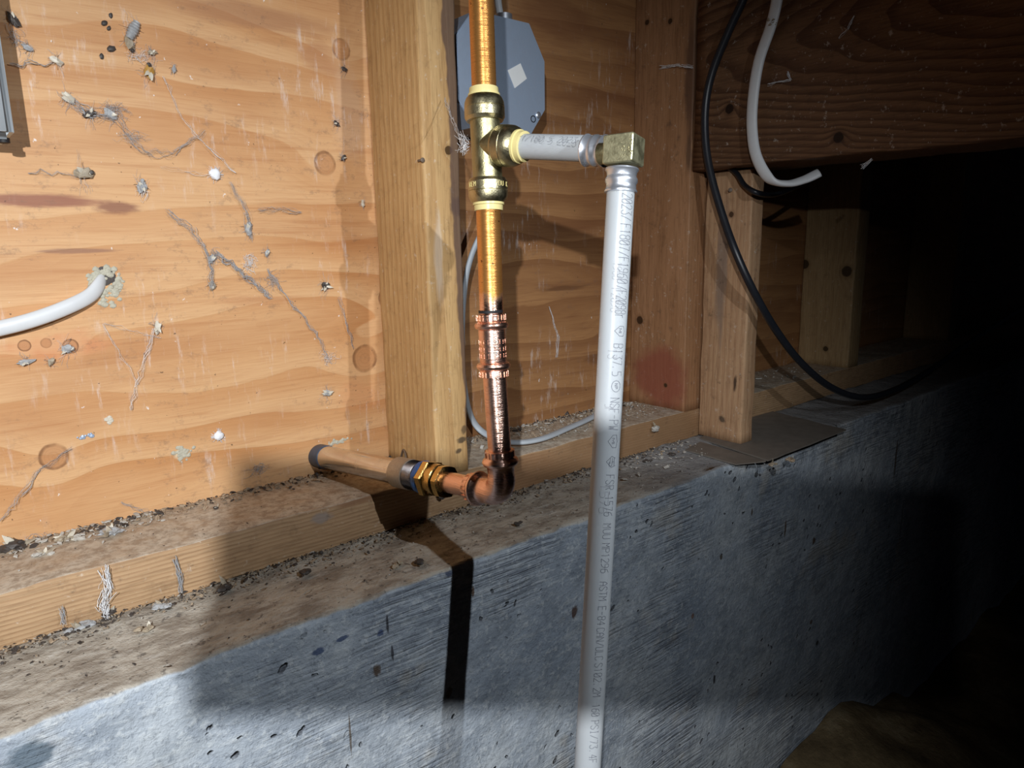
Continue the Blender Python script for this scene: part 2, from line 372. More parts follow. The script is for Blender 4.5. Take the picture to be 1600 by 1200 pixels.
def dirt():
    n = NT('crawl space dirt'); a = n.noise(n.co, 12, 6, .7)
    c = n.ramp(a, [(.3, (.05, .035, .02)), (.55, (.15, .11, .06)), (.75, (.27, .22, .14))])
    return n.fin(c, .95, 0, n.bump(n.noise(n.co, 60, 6, .7), .8, .006), .1)
M['dirt'] = dirt()
def copper(name, patina=None):
    n = NT(name); x = n.sep(n.co)
    br = n.noise(n.mul(n.co, (30, 30, 2400)), 1, 2)
    base = n.mix(n.mt('MULTIPLY', br, .4), (.95, .62, .50), (.82, .47, .36))
    ro = .29; me = 1.0
    if patina:
        z0, z1 = patina
        f = n.ss(n.mt('ADD', x[2], n.mt('MULTIPLY', n.mt('SUBTRACT', n.noise(n.co, 90, 4, .6), .5), .03)), z0, z1)
        pc = n.mix(n.noise(n.mul(n.co, (60, 60, 18)), 1, 4, .6), (.60, .25, .06), (.80, .40, .12))
        pc = n.mix(n.ss(n.noise(n.co, 260, 2), .70, .74), pc, (.20, .09, .03))
        base = n.mix(f, base, pc); ro = n.ss(f, 0, 1, .2, .34); me = n.ss(f, 0, 1, 1., .82)
    else:
        base = n.mix(n.mt('MULTIPLY', n.ss(n.noise(n.co, 120, 3), .55, .7), .5), base, (.62, .30, .18)); ro = .27
    return n.fin(base, ro, me, n.bump(br, .8, .0004), .5)
M['copper'] = copper('bright copper'); M['copper_aged'] = copper('aged lacquered copper', (.183-.30, .184-.30)); M['copper_mid'] = copper('half cleaned copper', (.168, .182))
def brass(name, a, b, ro=.3):
    n = NT(name); f = n.noise(n.co, 150, 4, .6); g = n.noise(n.co, 900, 2)
    c = n.mix(f, a, b); return n.fin(c, n.ss(f, .3, .7, ro-.06, ro+.1), 1, n.bump(g, .25, .0005), .5)
M['brass'] = brass('satin brass', (.56, .51, .33), (.44, .39, .24), .34)
M['brass_gold'] = brass('golden brass', (.75, .50, .18), (.55, .36, .12), .22)
M['brass_block'] = brass('cast brass block', (.50, .47, .27), (.62, .60, .42), .5); M['brass_dark'] = brass('cast brass', (.36, .32, .17), (.46, .42, .25), .42)
def metal(name, a, b, ro=.35, sc=(60, 60, 60), me=1.):
    n = NT(name); f = n.noise(n.mul(n.co, sc), 1, 4, .65); return n.fin(n.mix(f, a, b), n.ss(f, .3, .7, ro-.05, ro+.12), me, n.bump(f, .08, .0005), .5)
M['steel'] = metal('galvanised steel pipe', (.80, .77, .73), (.62, .59, .55), .17, (90, 90, 90), 1.)
M['galv'] = metal('galvanised sheet', (.50, .60, .76), (.30, .38, .50), .45, (170, 170, 110), .45)
M['coupling'] = metal('etched coupling steel', (.62, .56, .48), (.44, .39, .33), .42, (500, 500, 500), .7)
M['thread'] = metal('bright thread', (.6, .6, .62), (.4, .4, .43), .22)
M['crimp'] = metal('stainless crimp ring', (.80, .84, .92), (.62, .66, .74), .30, (40, 40, 40), .85) #, (40, 40, 40))
M['bar'] = metal('bright galvanised box', (.74, .82, .88), (.62, .70, .76), .42, (90, 90, 20), .15)
def plain(name, c, ro=.5, var=.15, sc=80, bump=.1, **k):
    n = NT(name); f = n.noise(n.co, sc, 4, .6)
    return n.fin(n.mix(f, tuple(v*(1-var) for v in c), tuple(min(1, v*(1+var)) for v in c)), ro, 0, n.bump(f, bump, .0008), .4, **k)
M['ring_cream'] = plain('cream acetal', (.72, .62, .28), .35, .06)
M['tape'] = plain('blue thread sealant', (.06, .20, .62), .4, .25, 500, .5)
M['sleeve'] = plain('blue black wrap', (.05, .075, .12), .4, .4, 120, .3)
M['pex'] = plain('translucent white plastic', (.44, .47, .495), .32, .03, 30, .02, Subsurface_Weight=.35, Subsurface_Scale=.006, Subsurface_Radius=(1, 1, 1.1))
M['ink'] = plain('faded black ink', (.13, .14, .17), .6, .5, 500)
M['ink_faint'] = plain('faint black ink', (.30, .31, .34), .6, .4, 500)
M['white_cable'] = plain('white cable jacket', (.66, .68, .70), .4, .08, 60, .15)
M['grey_cable'] = plain('dusty grey cable jacket', (.42, .46, .50), .55, .15, 60, .2)
M['black_cable'] = plain('black cable jacket', (.018, .020, .026), .35, .3, 60, .1)
M['sticker'] = plain('white sticker', (.78, .80, .80), .6, .05)
M['black'] = plain('black void plastic', (.012, .012, .014), .6)
M['web'] = plain('dusty cobweb', (.52, .53, .55), .9, .2, 300, 0, Alpha=.8)
M['webbright'] = plain('clean cobweb silk', (.85, .86, .88), .5, .1, 300, 0)
M['husk'] = plain('insect husk', (.36, .30, .22), .55, .5, 300, .5)
M['husk_grey'] = plain('grey larva case', (.36, .37, .38), .5, .5, 400, .5)
M['husk_dark'] = plain('dark insect body', (.06, .05, .045), .5, .4, 300, .4)
M['amber'] = plain('amber insect body', (.45, .25, .06), .4, .3, 300, .4)
M['wing'] = plain('pale dry wing', (.62, .57, .47), .4, .2, 200, .3)
M['sac'] = plain('white silk egg sac', (.86, .88, .92), .7, .06, 300, .4)  # also whitens the blob that stands for a glare spot
M['putty'] = plain('grey sawdust putty', (.48, .46, .37), .9, .35, 250, .8)
M['flake_pale'] = plain('pale debris', (.46, .44, .40), .7, .3, 400, .4)
M['flake_tan'] = plain('tan debris', (.34, .26, .18), .85, .4, 400, .4)
M['flake_dark'] = plain('dark debris', (.055, .045, .04), .7, .4, 400, .4)
M['plate'] = plain('dusty flashing plate', (.17, .15, .13), .6, .35, 60, .3)
M['nail'] = plain('rusty nail', (.16, .12, .09), .5, .3, 400, .2)
M['phone'] = plain('dark phone shell', (.02, .02, .02), .4)

# ------------------------------------------------------------------ structure
def grid(bm, xs, f):
    pass
# siding: one continuous wall of plywood in three bays
wall = bpy.data.objects.new('wall_back', None); COL.objects.link(wall); tag(wall, kind='structure'); wall.location = (0, WY, 0)
def panel(x0, x1, mat):
    bm = bmesh.new(); nx = max(4, int((x1-x0)/.02)); nz = 55; z0, z1 = -.03, 1.0; fr = []; 
    for i in range(nx+1):
        row = []
        for j in range(nz+1):
            X = x0+(x1-x0)*i/nx; Z = z0+(z1-z0)*j/nz
            row.append(bm.verts.new((X, WY+noise.noise(Vector((X*9, 0, Z*9)))*.0008, Z)))
        fr.append(row)
    for i in range(nx):
        for j in range(nz): bm.faces.new((fr[i][j], fr[i+1][j], fr[i+1][j+1], fr[i][j+1]))
    r = bmesh.ops.extrude_face_region(bm, geom=bm.faces[:])
    for v in [g for g in r['geom'] if isinstance(g, bmesh.types.BMVert)]: v.co.y = WY+.012
    o = obj('plywood_panel', bm, mat, wall)
    # object coords = world coords for the shader: keep mesh in world space
    o.data.transform(Matrix.Translation((0, WY, 0))); o.location = (0, -WY, 0)
    return o
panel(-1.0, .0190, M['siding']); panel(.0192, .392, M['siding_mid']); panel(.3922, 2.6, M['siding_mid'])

# concrete foundation wall
bm = bmesh.new()
xs = [-1.0+.01*i for i in range(60)]; xs = [x for x in xs if x < -.42] + [-.42+.0045*i for i in range(280)]
x = xs[-1]
while x < 2.6: x += .025; xs.append(x)
sec = []                                      # (y, z, kind) from back top, over the edge, down the face
for k in range(30): sec.append((.12-(.12+.092)*k/29, -.038, 0))
for k in range(1, 6): a = k/6*math.pi/2; sec.append((-.092-.005*math.sin(a), -.043+.005*math.cos(a), 1))
z = -.043
while z > -.36: sec.append((-.097, z, 2)); z -= .0055
while z > -.95: sec.append((-.097, z, 2)); z -= .03
rows = []
for X in xs:
    row = []
    for (y, z, kd) in sec:
        p = Vector((X, y, z))
        a = noise.fractal(p*18, .8, 2.1, 4); b = noise.noise(p*110); e = noise.noise(Vector((X*14, 3.3, 0)))*.003 + noise.noise(Vector((X*60, 8.3, 0)))*.0012
        if kd == 0:
            q = max(0, min(1, (y+.097)/.09)); near = 1 if y > -.03 else 0
            zz = z + a*.0011 + b*.0006; zz += .0035*max(0, (y+.035)/.035)*max(0, .6+a) if -.035 < y < .0 else 0
            yy = y + (e if y < -.06 else 0)
        elif kd == 1: yy = y+e+a*.0016+b*.0008; zz = z+a*.0014+b*.0008
        else: yy = y+e*max(0, 1+(z+.043)*14)+a*.0010+b*.0005; zz = z
        row.append(bm.verts.new((X, yy, zz)))
    rows.append(row)
for a, b in zip(rows, rows[1:]):
    for k in range(len(sec)-1): bm.faces.new((a[k], b[k], b[k+1], a[k+1]))
for r_ in (rows[0], rows[-1]):
    bm.faces.new(r_ + [bm.verts.new((r_[0].co.x, .12, -.95))])
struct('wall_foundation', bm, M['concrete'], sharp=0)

# dirt floor rising against the foundation on the right
bm = bmesh.new(); rows = []
for i in range(90):
    row = []
    X = -1.0+3.6*i/89
    for j in range(60):
        Y = -.10-1.9*j/59*(.35+.65*j/59)
        h = -.60+.10*noise.fractal(Vector((X*1.6, Y*1.6, 0)), .9, 2, 4)*.5+.02*noise.noise(Vector((X*11, Y*11, 2)))
        h += .11*math.exp(-((X-.62)/.24)**2)*math.exp(-((Y+.12)/.18)**2)
        row.append(bm.verts.new((X, Y, h)))
    rows.append(row)
for a, b in zip(rows, rows[1:]):
    for k in range(59): bm.faces.new((a[k], a[k+1], b[k+1], b[k]))
struct('floor', bm, M['dirt'], sharp=0)
# subfloor overhead, out of the frame
bm = bmesh.new(); box(bm, (-1.0, -2.0, 1.0), (2.6, .10, 1.02)); struct('ceiling', bm, M['girder'])

# timber
def timber(name, lo, hi, axis, mat, label, cat, **k):
    bm = bmesh.new(); board(bm, lo, hi, axis, **k); o = obj(name, bm, mat, sharp=0); return tag(o, label, cat)
timber('sill_plate', (-1.0, .0, -.0375), (2.6, .0885, .0), 0, M['sill'], 'horizontal sawn sill plate lying along the top of the concrete under the studs', 'sill plate', r=.0016, jit=.0009, step=.008, seed=2)
timber('wall_stud', (.0, .0005, -.001), (.038, .0885, .999), 2, M['stud_a'], 'pale yellow wall stud with dark waney right edge, behind the copper pipe', 'stud', r=.003, jit=.0006, seed=5)
timber('wall_stud', (.373, .0005, -.001), (.411, .0885, .999), 2, M['stud_b'], 'reddish brown wall stud with dark knots, left of the dark beam', 'stud', r=.002, jit=.0005, seed=9)
timber('wall_stud', (.815, .0005, -.001), (.853, .0885, .999), 2, M['stud_far'], 'dim stud with two round dark knots in the recess under the beam', 'stud', r=.003, seed=12)
timber('wall_stud', (1.25, .0005, -.001), (1.29, .0885, .999), 2, M['stud_far'], 'barely visible stud deepest in the dark recess', 'stud', r=.003, seed=15)
timber('support_post', (.403, -.0640, -.0345), (.428, -.0010, .2905), 2, M['post'], 'short grey stained wooden post standing on metal plate, holding up the beam end', 'post', r=.0025, jit=.0008, seed=21)
timber('floor_beam', (.373, -1.9, .2912), (.462, -.003, .54), 1, M['girder'], 'massive dark brown beam with close grain lines at upper right', 'beam', r=.0025, jit=.0010, seed=31, step=.015)

# ------------------------------------------------------------------ plates under the post
def plate(pxs, z, th, label, seed):
    bm = bmesh.new(); P = [at(*q, 2, z) for q in pxs]; top = []; n = len(P); ring = []
    for i in range(n):
        a, b = P[i], P[(i+1) % n]
        for k in range(10):
            p = a.lerp(b, k/10); q = noise.noise_vector(p*90+Vector((seed, 0, 0)))*.0012; q.z = 0; ring.append(p+q)
    t = [bm.verts.new(p+Vector((0, 0, th+noise.noise(p*30)*.0008))) for p in ring]; b_ = [bm.verts.new(p) for p in ring]
    bm.faces.new(t); bm.faces.new(b_[::-1]); m_ = len(ring)
    for i in range(m_): bm.faces.new((t[i], b_[i], b_[(i+1) % m_], t[(i+1) % m_]))
    return tag(obj('flashing_plate', bm, M['plate'], sharp=30), label, 'metal plate')
plate([(1092, 686), (1200, 721), (1322, 673), (1190, 640)], -.0362, .0016, 'dusty dark flat plate under the foot of the short post', 1)
plate([(1070, 704), (1150, 727), (1197, 722), (1094, 692)], -.0368, .0016, 'narrow dark strip of plate at the left edge of the larger plate', 5)

# ------------------------------------------------------------------ steel pipe stub
ELB = Vector((-.044, -.151, .036)); ST0 = Vector((-.073, .088, .0165))
sd = (ELB-ST0).normalized()
SL = (ELB-ST0).length
# arrow of positions along the stub measured in metres from the wall
t = thing('steel_pipe_stub', ST0, 'bare steel pipe stub coming out of the plywood low left of the stud', 'pipe')
bm = bmesh.new(); lathe(bm, ST0-sd*.03, sd, [(0, .0107), (.165, .0107)], 40); obj('steel_pipe', bm, M['steel'], t)
bm = bmesh.new(); lathe(bm, ST0-sd*.004, sd, [(0, .0109), (.001, .0114), (.016, .0113), (.0165, .0109)], 40, mod=lambda t_, a: 1+.012*noise.noise(Vector((a*2, t_*300, 1)))); tag(obj('pipe_wrap', bm, M['sleeve'], t), 'blue black wrap where the pipe meets the wall')
c0 = .120
bm = bmesh.new(); lathe(bm, ST0+sd*c0, sd, [(0, .0112), (.0008, .0128), (.0170, .0128), (.0178, .0124), (.0182, .0112)], 48); cpl = obj('pipe_coupling', bm, M['coupling'], t); tag(cpl, 'etched grey coupling sleeve')
bm = bmesh.new()
pr = []
for k in range(9): pr += [(.0005+k*.00145, .0108), (.0005+k*.00145+.0007, .0124)]
lathe(bm, ST0+sd*(c0+.018), sd, pr, 40); obj('pipe_thread', bm, M['thread'], t)
bm = bmesh.new(); lathe(bm, ST0+sd*(c0+.0312), sd, [(0, .0105), (.0010, .0131), (.0040, .0134), (.0064, .0130), (.0074, .0115)], 48, mod=lambda t_, a: 1+.05*noise.noise(Vector((a*4, t_*900, 2)))); obj('thread_tape', bm, M['tape'], t)

# ------------------------------------------------------------------ copper run: adapter, elbow, riser, coupling
R0 = .0082
COUP = Vector((-.047, -.147, .143)); TEE = Vector((-.0415, -.138, .2765)); TOP = Vector((-.033, -.124, .45))
up1 = (COUP-ELB).normalized()
t = thing('copper_riser', ELB, 'copper pipe below the brass tee with press coupling, elbow and hexagonal brass adapter', 'pipe')
h0 = c0+.0385
def hexm(t_, a): 
    b = (a % (math.pi/3))-math.pi/6; return 1/math.cos(b)*.93
bm = bmesh.new(); lathe(bm, ST0+sd*h0, sd, [(0, .0120), (.0006, .0142), (.0060, .0142), (.0066, .0128)], 36, mod=hexm); ada = obj('brass_adapter', bm, M['brass_gold'], t, sharp=20); tag(ada, 'golden brass adapter with two hexagon flats')
bm = bmesh.new(); lathe(bm, ST0+sd*(h0+.0064), sd, [(0, .0122), (.001, .0128), (.0085, .0126), (.0092, .0114), (.0104, .0108), (.0112, .0114), (.0118, .0122)], 40); obj('adapter_collar', bm, M['brass_gold'], ada)
bm = bmesh.new(); lathe(bm, ST0+sd*(h0+.0178), sd, [(0, .0118), (.0006, .0128), (.0055, .0126), (.0062, .0110), (.0064, .0088)], 36, mod=lambda t_, a: (hexm(t_, a)+1)/2); obj('adapter_nut', bm, M['brass_gold'], ada, sharp=20)
e0 = h0+.024
bm = bmesh.new(); lathe(bm, ST0+sd*(e0-.004), sd, [(0, R0), (SL-e0-.015+.004, R0)], 40); obj('copper_pipe', bm, M['copper'], t)
# elbow: socket, bead, bend, bead, socket
be = .0125; pts = []; rad = []
A1 = ELB-sd*.031; 
def seq(ts): return ts
lin = [(-.034, R0+.0014), (-.0335, R0+.0022), (-.0290, R0+.0020), (-.0283, R0+.0018), (-.0270, R0+.0042), (-.0250, R0+.0050), (-.0230, R0+.0042), (-.0217, R0+.0018), (-.0180, R0+.0016), (-.0165, R0+.0012), (-.014, R0+.0016)]
for s_, r_ in lin: pts.append(ELB+sd*s_); rad.append(r_)
for k in range(1, 9):
    u = k/9; p = (ELB-sd*.0135)*(1-u)**2 + ELB*2*u*(1-u) + (ELB+up1*.0135)*u*u; pts.append(p); rad.append(R0+.0019)
for s_, r_ in reversed(lin): pts.append(ELB-up1*s_*.96); rad.append(r_)
bm = bmesh.new(); sweep(bm, pts, rad, 40); el = obj('copper_elbow', bm, M['copper'], t, sharp=0)
def knurl(bm, A, d, r, w, n=20, h=.0006, lo=0, frac=.5):
    d = Vector(d).normalized(); nn = d.orthogonal().normalized(); b = d.cross(nn)
    for k in range(n):
        a0 = 2*math.pi*k/n; a1 = a0+2*math.pi/n*frac; q = []
        for tt in (lo, lo+w):
            for a in (a0, a1):
                for rr in (r-.0004, r+h): q.append(bm.verts.new(Vector(A)+d*tt+nn*math.cos(a)*rr+b*math.sin(a)*rr))
        for f in ((0, 1, 3, 2), (4, 6, 7, 5), (0, 4, 5, 1), (2, 3, 7, 6), (0, 2, 6, 4), (1, 5, 7, 3)): bm.faces.new([q[i] for i in f])
bm = bmesh.new(); knurl(bm, ELB-sd*.0335, sd, R0+.0020, .0045, 14); knurl(bm, ELB+up1*.0278, up1, R0+.0020, .0045, 14); tag(obj('stamped_mark', bm, M['copper'], el, smooth=False), kind='stuff')
bm = bmesh.new(); lathe(bm, ELB+up1*.026, up1, [(0, R0), ((COUP-ELB).length-.026, R0)], 40); obj('copper_pipe', bm, M['copper'], t)
up2 = (TEE-COUP).normalized()
bm = bmesh.new(); lathe(bm, COUP, up2, [(0, R0), ((TEE-COUP).length-.030, R0)], 40)
o = obj('copper_pipe', bm, M['copper_mid'], t); o.data.transform(Matrix.Translation(ELB)); o.location = -ELB; tag(o, 'copper pipe aged orange above, bright below')
up3 = (up1+up2).normalized(); c_ = COUP
cp = [(-.0235, R0+.0004), (-.0230, R0+.0016), (-.0185, R0+.0015), (-.0180, R0+.0012), (-.0168, R0+.0030), (-.0150, R0+.0037), (-.0132, R0+.0030), (-.0120, R0+.0010), (-.0115, R0+.0011),
      (.0115, R0+.0011), (.0120, R0+.0010), (.0132, R0+.0030), (.0150, R0+.0037), (.0168, R0+.0030), (.0180, R0+.0012), (.0185, R0+.0015), (.0230, R0+.0016), (.0235, R0+.0004)]
cp = [(s_*.93, r_) for s_, r_ in cp]
bm = bmesh.new(); lathe(bm, c_, up3, cp, 44); cc = obj('press_coupling', bm, M['copper'], t)
bm = bmesh.new(); knurl(bm, c_-up3*.0214, up3, R0+.0014, .0038, 20); knurl(bm, c_+up3*.0176, up3, R0+.0014, .0038, 20)
for zz in (.0015, -.0035, -.0080): knurl(bm, c_+up3*zz, up3, R0+.0009, .0030, 18, .0004, 0, .4)
tag(obj('stamped_mark', bm, M['copper'], cc, smooth=False), kind='stuff')
bm = bmesh.new(); lathe(bm, c_+up3*.0225, up3, [(0, R0+.0001), (.0002, R0+.00025), (.0018, R0+.00025), (.002, R0+.0001)], 40, cap=False); obj('marker_line', bm, M['black'], t)

# upper copper pipe
up4 = (TOP-TEE).normalized()
t = thing('copper_pipe', TEE+up4*.024, 'orange brown aged copper pipe rising above the brass tee', 'pipe')
bm = bmesh.new(); lathe(bm, TEE+up4*.020, up4, [(0, R0), (.55, R0)], 40); obj('pipe', bm, M['copper_aged'], t)

# ------------------------------------------------------------------ push-fit tee
t = thing('push_fit_tee', TEE, 'brass push fit tee with cream release rings joining copper and white pipes', 'pipe fitting')
OUT0 = TEE; PE = ad(973, 237, .408)
od = (ad(800, 232, .452)-TEE).normalized(); od = (PE-ad(796, 231, .452)).normalized()
bm = bmesh.new(); lathe(bm, TEE-up3*.026, up3, [(0, .0100), (.0465, .0100)], 44); lathe(bm, TEE, od, [(0, .0098), (.016, .0100)], 44); obj('tee_body', bm, M['brass_dark'], t)
def collar(C, d, half):
    """collar whose open end points along d, C = start at the body"""
    bm = bmesh.new(); lathe(bm, C, d, [(0, .0100), (.0002, .0122), (.0022, .0132), (.0024, .0134), (.0080, .0134), (.0083, .0131), (.0086, .0134), (.0120, .0131), (.0145, .0121), (.0160, .0108), (.0162, .0090)], 48)
    c = obj('collar', bm, M['brass'], t)
    bm = bmesh.new(); lathe(bm, C, d, [(.0155, .0088), (.0157, .0106), (.0175, .0106), (.0178, .0098), (.0212, .0096), (.0214, .0086)], 48); obj('release_ring', bm, M['ring_cream'], t)
    return c
collar(TEE+up3*.0155-up3*.0003, up4, 0)
cl = collar(TEE-up3*.0215, -up2, 0)
collar(TEE+od*.0105, od, 0)

# ------------------------------------------------------------------ stroke lettering wrapped on pipes
G = {'0': '0,1 0,5 1,6 3,6 4,5 4,1 3,0 1,0 0,1;0,1 4,5', '1': '1,5 2,6 2,0', '2': '0,5 1,6 3,6 4,5 4,4 0,0 4,0', '3': '0,6 4,6 2,4 4,2 4,1 3,0 1,0 0,1', '4': '3,0 3,6 0,2 4,2', '5': '4,6 0,6 0,3.5 3,3.5 4,2.5 4,1 3,0 0,0',
     '6': '4,6 1,5 0,3 0,1 1,0 3,0 4,1 4,2.5 3,3.3 0,3', '7': '0,6 4,6 1.5,0', '8': '1,3.2 0,4 0,5 1,6 3,6 4,5 4,4 3,3.2 1,3.2 0,2 0,1 1,0 3,0 4,1 4,2 3,3.2', '9': '0,0 3,1 4,3 4,5 3,6 1,6 0,5 0,3.8 1,3 4,3',
     'A': '0,0 0,4 2,6 4,4 4,0;0,2.5 4,2.5', 'B': '0,0 0,6 3,6 4,5 4,4 3,3 4,2 4,1 3,0 0,0;0,3 3,3', 'C': '4,5 3,6 1,6 0,5 0,1 1,0 3,0 4,1', 'D': '0,0 0,6 3,6 4,5 4,1 3,0 0,0', 'E': '4,6 0,6 0,0 4,0;0,3 3,3', 'F': '4,6 0,6 0,0;0,3 3,3',
     'I': '1,6 3,6;2,6 2,0;1,0 3,0', 'L': '0,6 0,0 4,0', 'M': '0,0 0,6 2,3 4,6 4,0', 'N': '0,0 0,6 4,0 4,6', 'P': '0,0 0,6 3,6 4,5 4,4 3,3 0,3', 'R': '0,0 0,6 3,6 4,5 4,4 3,3 0,3;2,3 4,0', 'S': '4,5 3,6 1,6 0,5 0,4 4,2 4,1 3,0 1,0 0,1',
     'T': '0,6 4,6;2,6 2,0', 'U': '0,6 0,1 1,0 3,0 4,1 4,6', 'W': '0,6 1,0 2,3 3,0 4,6', 'X': '0,0 4,6;0,6 4,0', '/': '0,0 4,6', '.': '1,0 1,.6', '-': '0.5,3 3.5,3', 'r': '0,0 0,4;0,3 1,4 3,4',
     'H': '0,0 0,6;4,0 4,6;0,3 4,3', 'K': '0,0 0,6;4,6 0,3 4,0', ' ': ''}
circ = ' '.join('%.2f,%.2f' % (2+3*math.cos(a*math.pi/8), 3+3.2*math.sin(a*math.pi/8)) for a in range(17))
G['@'] = circ + ';0.6,2 0.6,4 1.6,2 1.6,4;2.2,2 2.2,4 3.2,4 3.2,3 2.2,3'
G['$'] = '-1,6 2,7 5,6 5,3 2,-.5 -1,3 -1,6;.5,2.5 .5,4.5 1.5,3 2.5,4.5 2.5,2.5;3,4.5 3,2.5'
G['&'] = '0,6 -1,3 2,-.5 5,3 4,6;0,5 3,5;0,3.5 3,3.5;0,2 3,2;4.2,5 2,5 2,3.4 4.2,3.4 4.2,1.5 2,1.5'
def lettering(bm, text, A, B, r, face, ang, height, stroke, f0, f1, side=1):
    """text runs A->B between fractions f0..f1, wrapped on radius r, centred at angle ang from `face`"""
    ax = (B-A).normalized(); L = (B-A).length; n = (face-ax*face.dot(ax)).normalized(); s = ax.cross(n)*side
    n_ch = len(text); adv = (f1-f0)*L/max(1, n_ch); cw = adv*.72
    def put(u, v):
        a = ang+v/r; return A+ax*u+n*(math.cos(a)*(r+.00012))+s*(math.sin(a)*(r+.00012))
    for i, ch in enumerate(text):
        for st in G.get(ch, '').split(';'):
            if not st: continue
            P = [tuple(map(float, q.split(','))) for q in st.split()]
            P = [(f0*L+i*adv+x/4*cw, (y/6-.5)*height) for x, y in P]
            for (a, b) in zip(P, P[1:]):
                dx, dy = b[0]-a[0], b[1]-a[1]; l = math.hypot(dx, dy)
                if l < 1e-7: continue
                ox, oy = -dy/l*stroke/2, dx/l*stroke/2; ex, ey = dx/l*stroke*.3, dy/l*stroke*.3; m_ = max(1, int(abs(dy)/.0012)); prev = None
                for k in range(m_+1):
                    u = a[0]-ex+(dx+2*ex)*k/m_; v = a[1]-ey+(dy+2*ey)*k/m_
                    cur = (bm.verts.new(put(u+ox, v+oy)), bm.verts.new(put(u-ox, v-oy)))
                    if prev: bm.faces.new((prev[0], prev[1], cur[1], cur[0]))
                    prev = cur

# ------------------------------------------------------------------ white plastic pipe drop
RP = .0079
t = thing('plastic_pipe', PE, 'translucent white plastic pipe running right from the tee then hanging down to the floor', 'pipe')
P0 = TEE+od*.020
pend = PE-od*.0140
bm = bmesh.new(); lathe(bm, P0, od, [(0, RP), ((pend-P0).length, RP)], 44); hp = obj('horizontal_pipe', bm, M['pex'], t)
tocam = (CAM-PE).normalized()
bm = bmesh.new(); lettering(bm, '9/1/180.5 2023', P0+od*.006, pend, RP, tocam, .75, .0045, .00026, .02, .80, side=-1)
tag(obj('print', bm, M['ink'], hp, smooth=False), kind='stuff')
# crimp rings
def crimp(C, d, name='crimp_ring'):
    bm = bmesh.new(); pr = [(0, RP+.0003), (.0002, RP+.0014), (.0010, RP+.0016), (.0022, RP+.0007), (.0045, RP+.0004), (.0060, RP+.0012), (.0075, RP+.0013), (.0090, RP+.0005), (.0115, RP+.0007), (.0125, RP+.0014), (.0134, RP+.0013), (.0136, RP+.0003)]
    lathe(bm, C, d, pr, 44); return obj(name, bm, M['crimp'], t)
crimp(PE-od*.0245, od)
PB = ad(918, 1200, .425); PT = ad(972, 262, .400)
pd = (PB-PT).normalized(); 
EC = PT-pd*.0090
# square cast elbow block
bm = bmesh.new(); hw = .0083
zax = -pd; xax = (od-zax*od.dot(zax)).normalized(); yax = zax.cross(xax)
r_ = bmesh.ops.create_cube(bm, size=1)
for v in bm.verts: v.co = EC+xax*((v.co.x*2)*.0092+.0004)+yax*(v.co.y*2*.0082)+zax*(v.co.z*2*.0080)
bmesh.ops.bevel(bm, geom=bm.edges[:], offset=.0016, segments=3, profile=.7, affect='EDGES')
eb = obj('elbow_fitting', bm, M['brass_block'], t, sharp=40); tag(eb, 'cast brass elbow block')
bm = bmesh.new(); lathe(bm, EC-xax*.0105, -xax, [(-.003, .0060), (.004, .0060)], 24); obj('elbow_barb', bm, M['brass_dark'], eb)
bm = bmesh.new()
fr_ = [(-.5, 'CB'), (.3, '10')]
for i in range(26):
    a = random.uniform(.0005, .0085); b = random.uniform(-.0055, .0040); sgn = -1 if (CAM-EC).dot(yax) < 0 else 1
    p = EC+xax*(.002+a)+yax*sgn*.00815+zax*b
    bmesh.ops.create_icosphere(bm, subdivisions=1, radius=random.uniform(.0002, .0005), matrix=Matrix.Translation(p))
obj('raised_mark', bm, M['brass'], eb)
crimp(PT+pd*.0005, pd)
# vertical run
PL = PT+pd*.010; PBB = PT+pd*.62
bow = yax*0
bm = bmesh.new(); lathe(bm, PL, pd, [(0, RP), ((PBB-PL).length, RP)], 44); vp = obj('vertical_pipe', bm, M['pex'], t)
tocam2 = (CAM-(PT+pd*.15)).normalized()
def fy(y):   # fraction along the pipe for an image row (rows run evenly enough: solve along the real axis)
    d = cR*0 - cU*((y-600)/FPX) + cF; nrm = cR.cross(d); return ((CAM-PL).dot(nrm)/pd.dot(nrm))/(PBB-PL).length
inks = bmesh.new(); faint = bmesh.new()
segs = [('2023/', 306, 349, 0, 20), ("F1807", 353, 395, 0, 20), ('/F1960', 396, 446, 0, 20), ('/F2098r', 448, 500, 1, 20), ('$', 512, 526, 0, 15), ('B137.5', 537, 588, 0, 17), ('@', 596, 612, 0, 15),
        ('NSF-PW', 620, 671, 0, 17), ('$', 680, 698, 1, 14), ('&', 712, 728, 0, 15), ('FSR-1576', 738, 803, 0, 15), ('MUU', 813, 838, 0, 14), ('MP1296', 843, 890, 0, 14), ('ASTM E-84', 902, 970, 0, 14), ('CAN/ULC', 973, 1024, 0, 14),
        ('S102.2M', 1027, 1080, 0, 14), ('160', 1090, 1110, 0, 14), ('PSI/73.4F', 1115, 1182, 0, 14), ('100', 1188, 1212, 0, 14)]
for (s_, y0, y1, fa, hp_) in segs:
    g = (y0-300)/900; ang = math.radians(32-12*g)*1
    lettering(inks, s_, PL, PBB, RP, tocam2, ang, hp_*.42/FPX*.9, .00027, fy(y0), fy(y1), side=-1)
for (s_, y0, y1) in (('1960', 412, 440), ('F2098', 452, 490), ('13', 545, 562), ('5F', 630, 642), ('1576', 752, 800)):
    lettering(faint, s_, PL, PBB, RP, tocam2, math.radians(4), .0050, .00025, fy(y0), fy(y1), side=-1)
tag(obj('print', inks, M['ink'], vp, smooth=False), kind='stuff'); tag(obj('print', faint, M['ink_faint'], vp, smooth=False), 'fainter doubled print', kind='stuff')
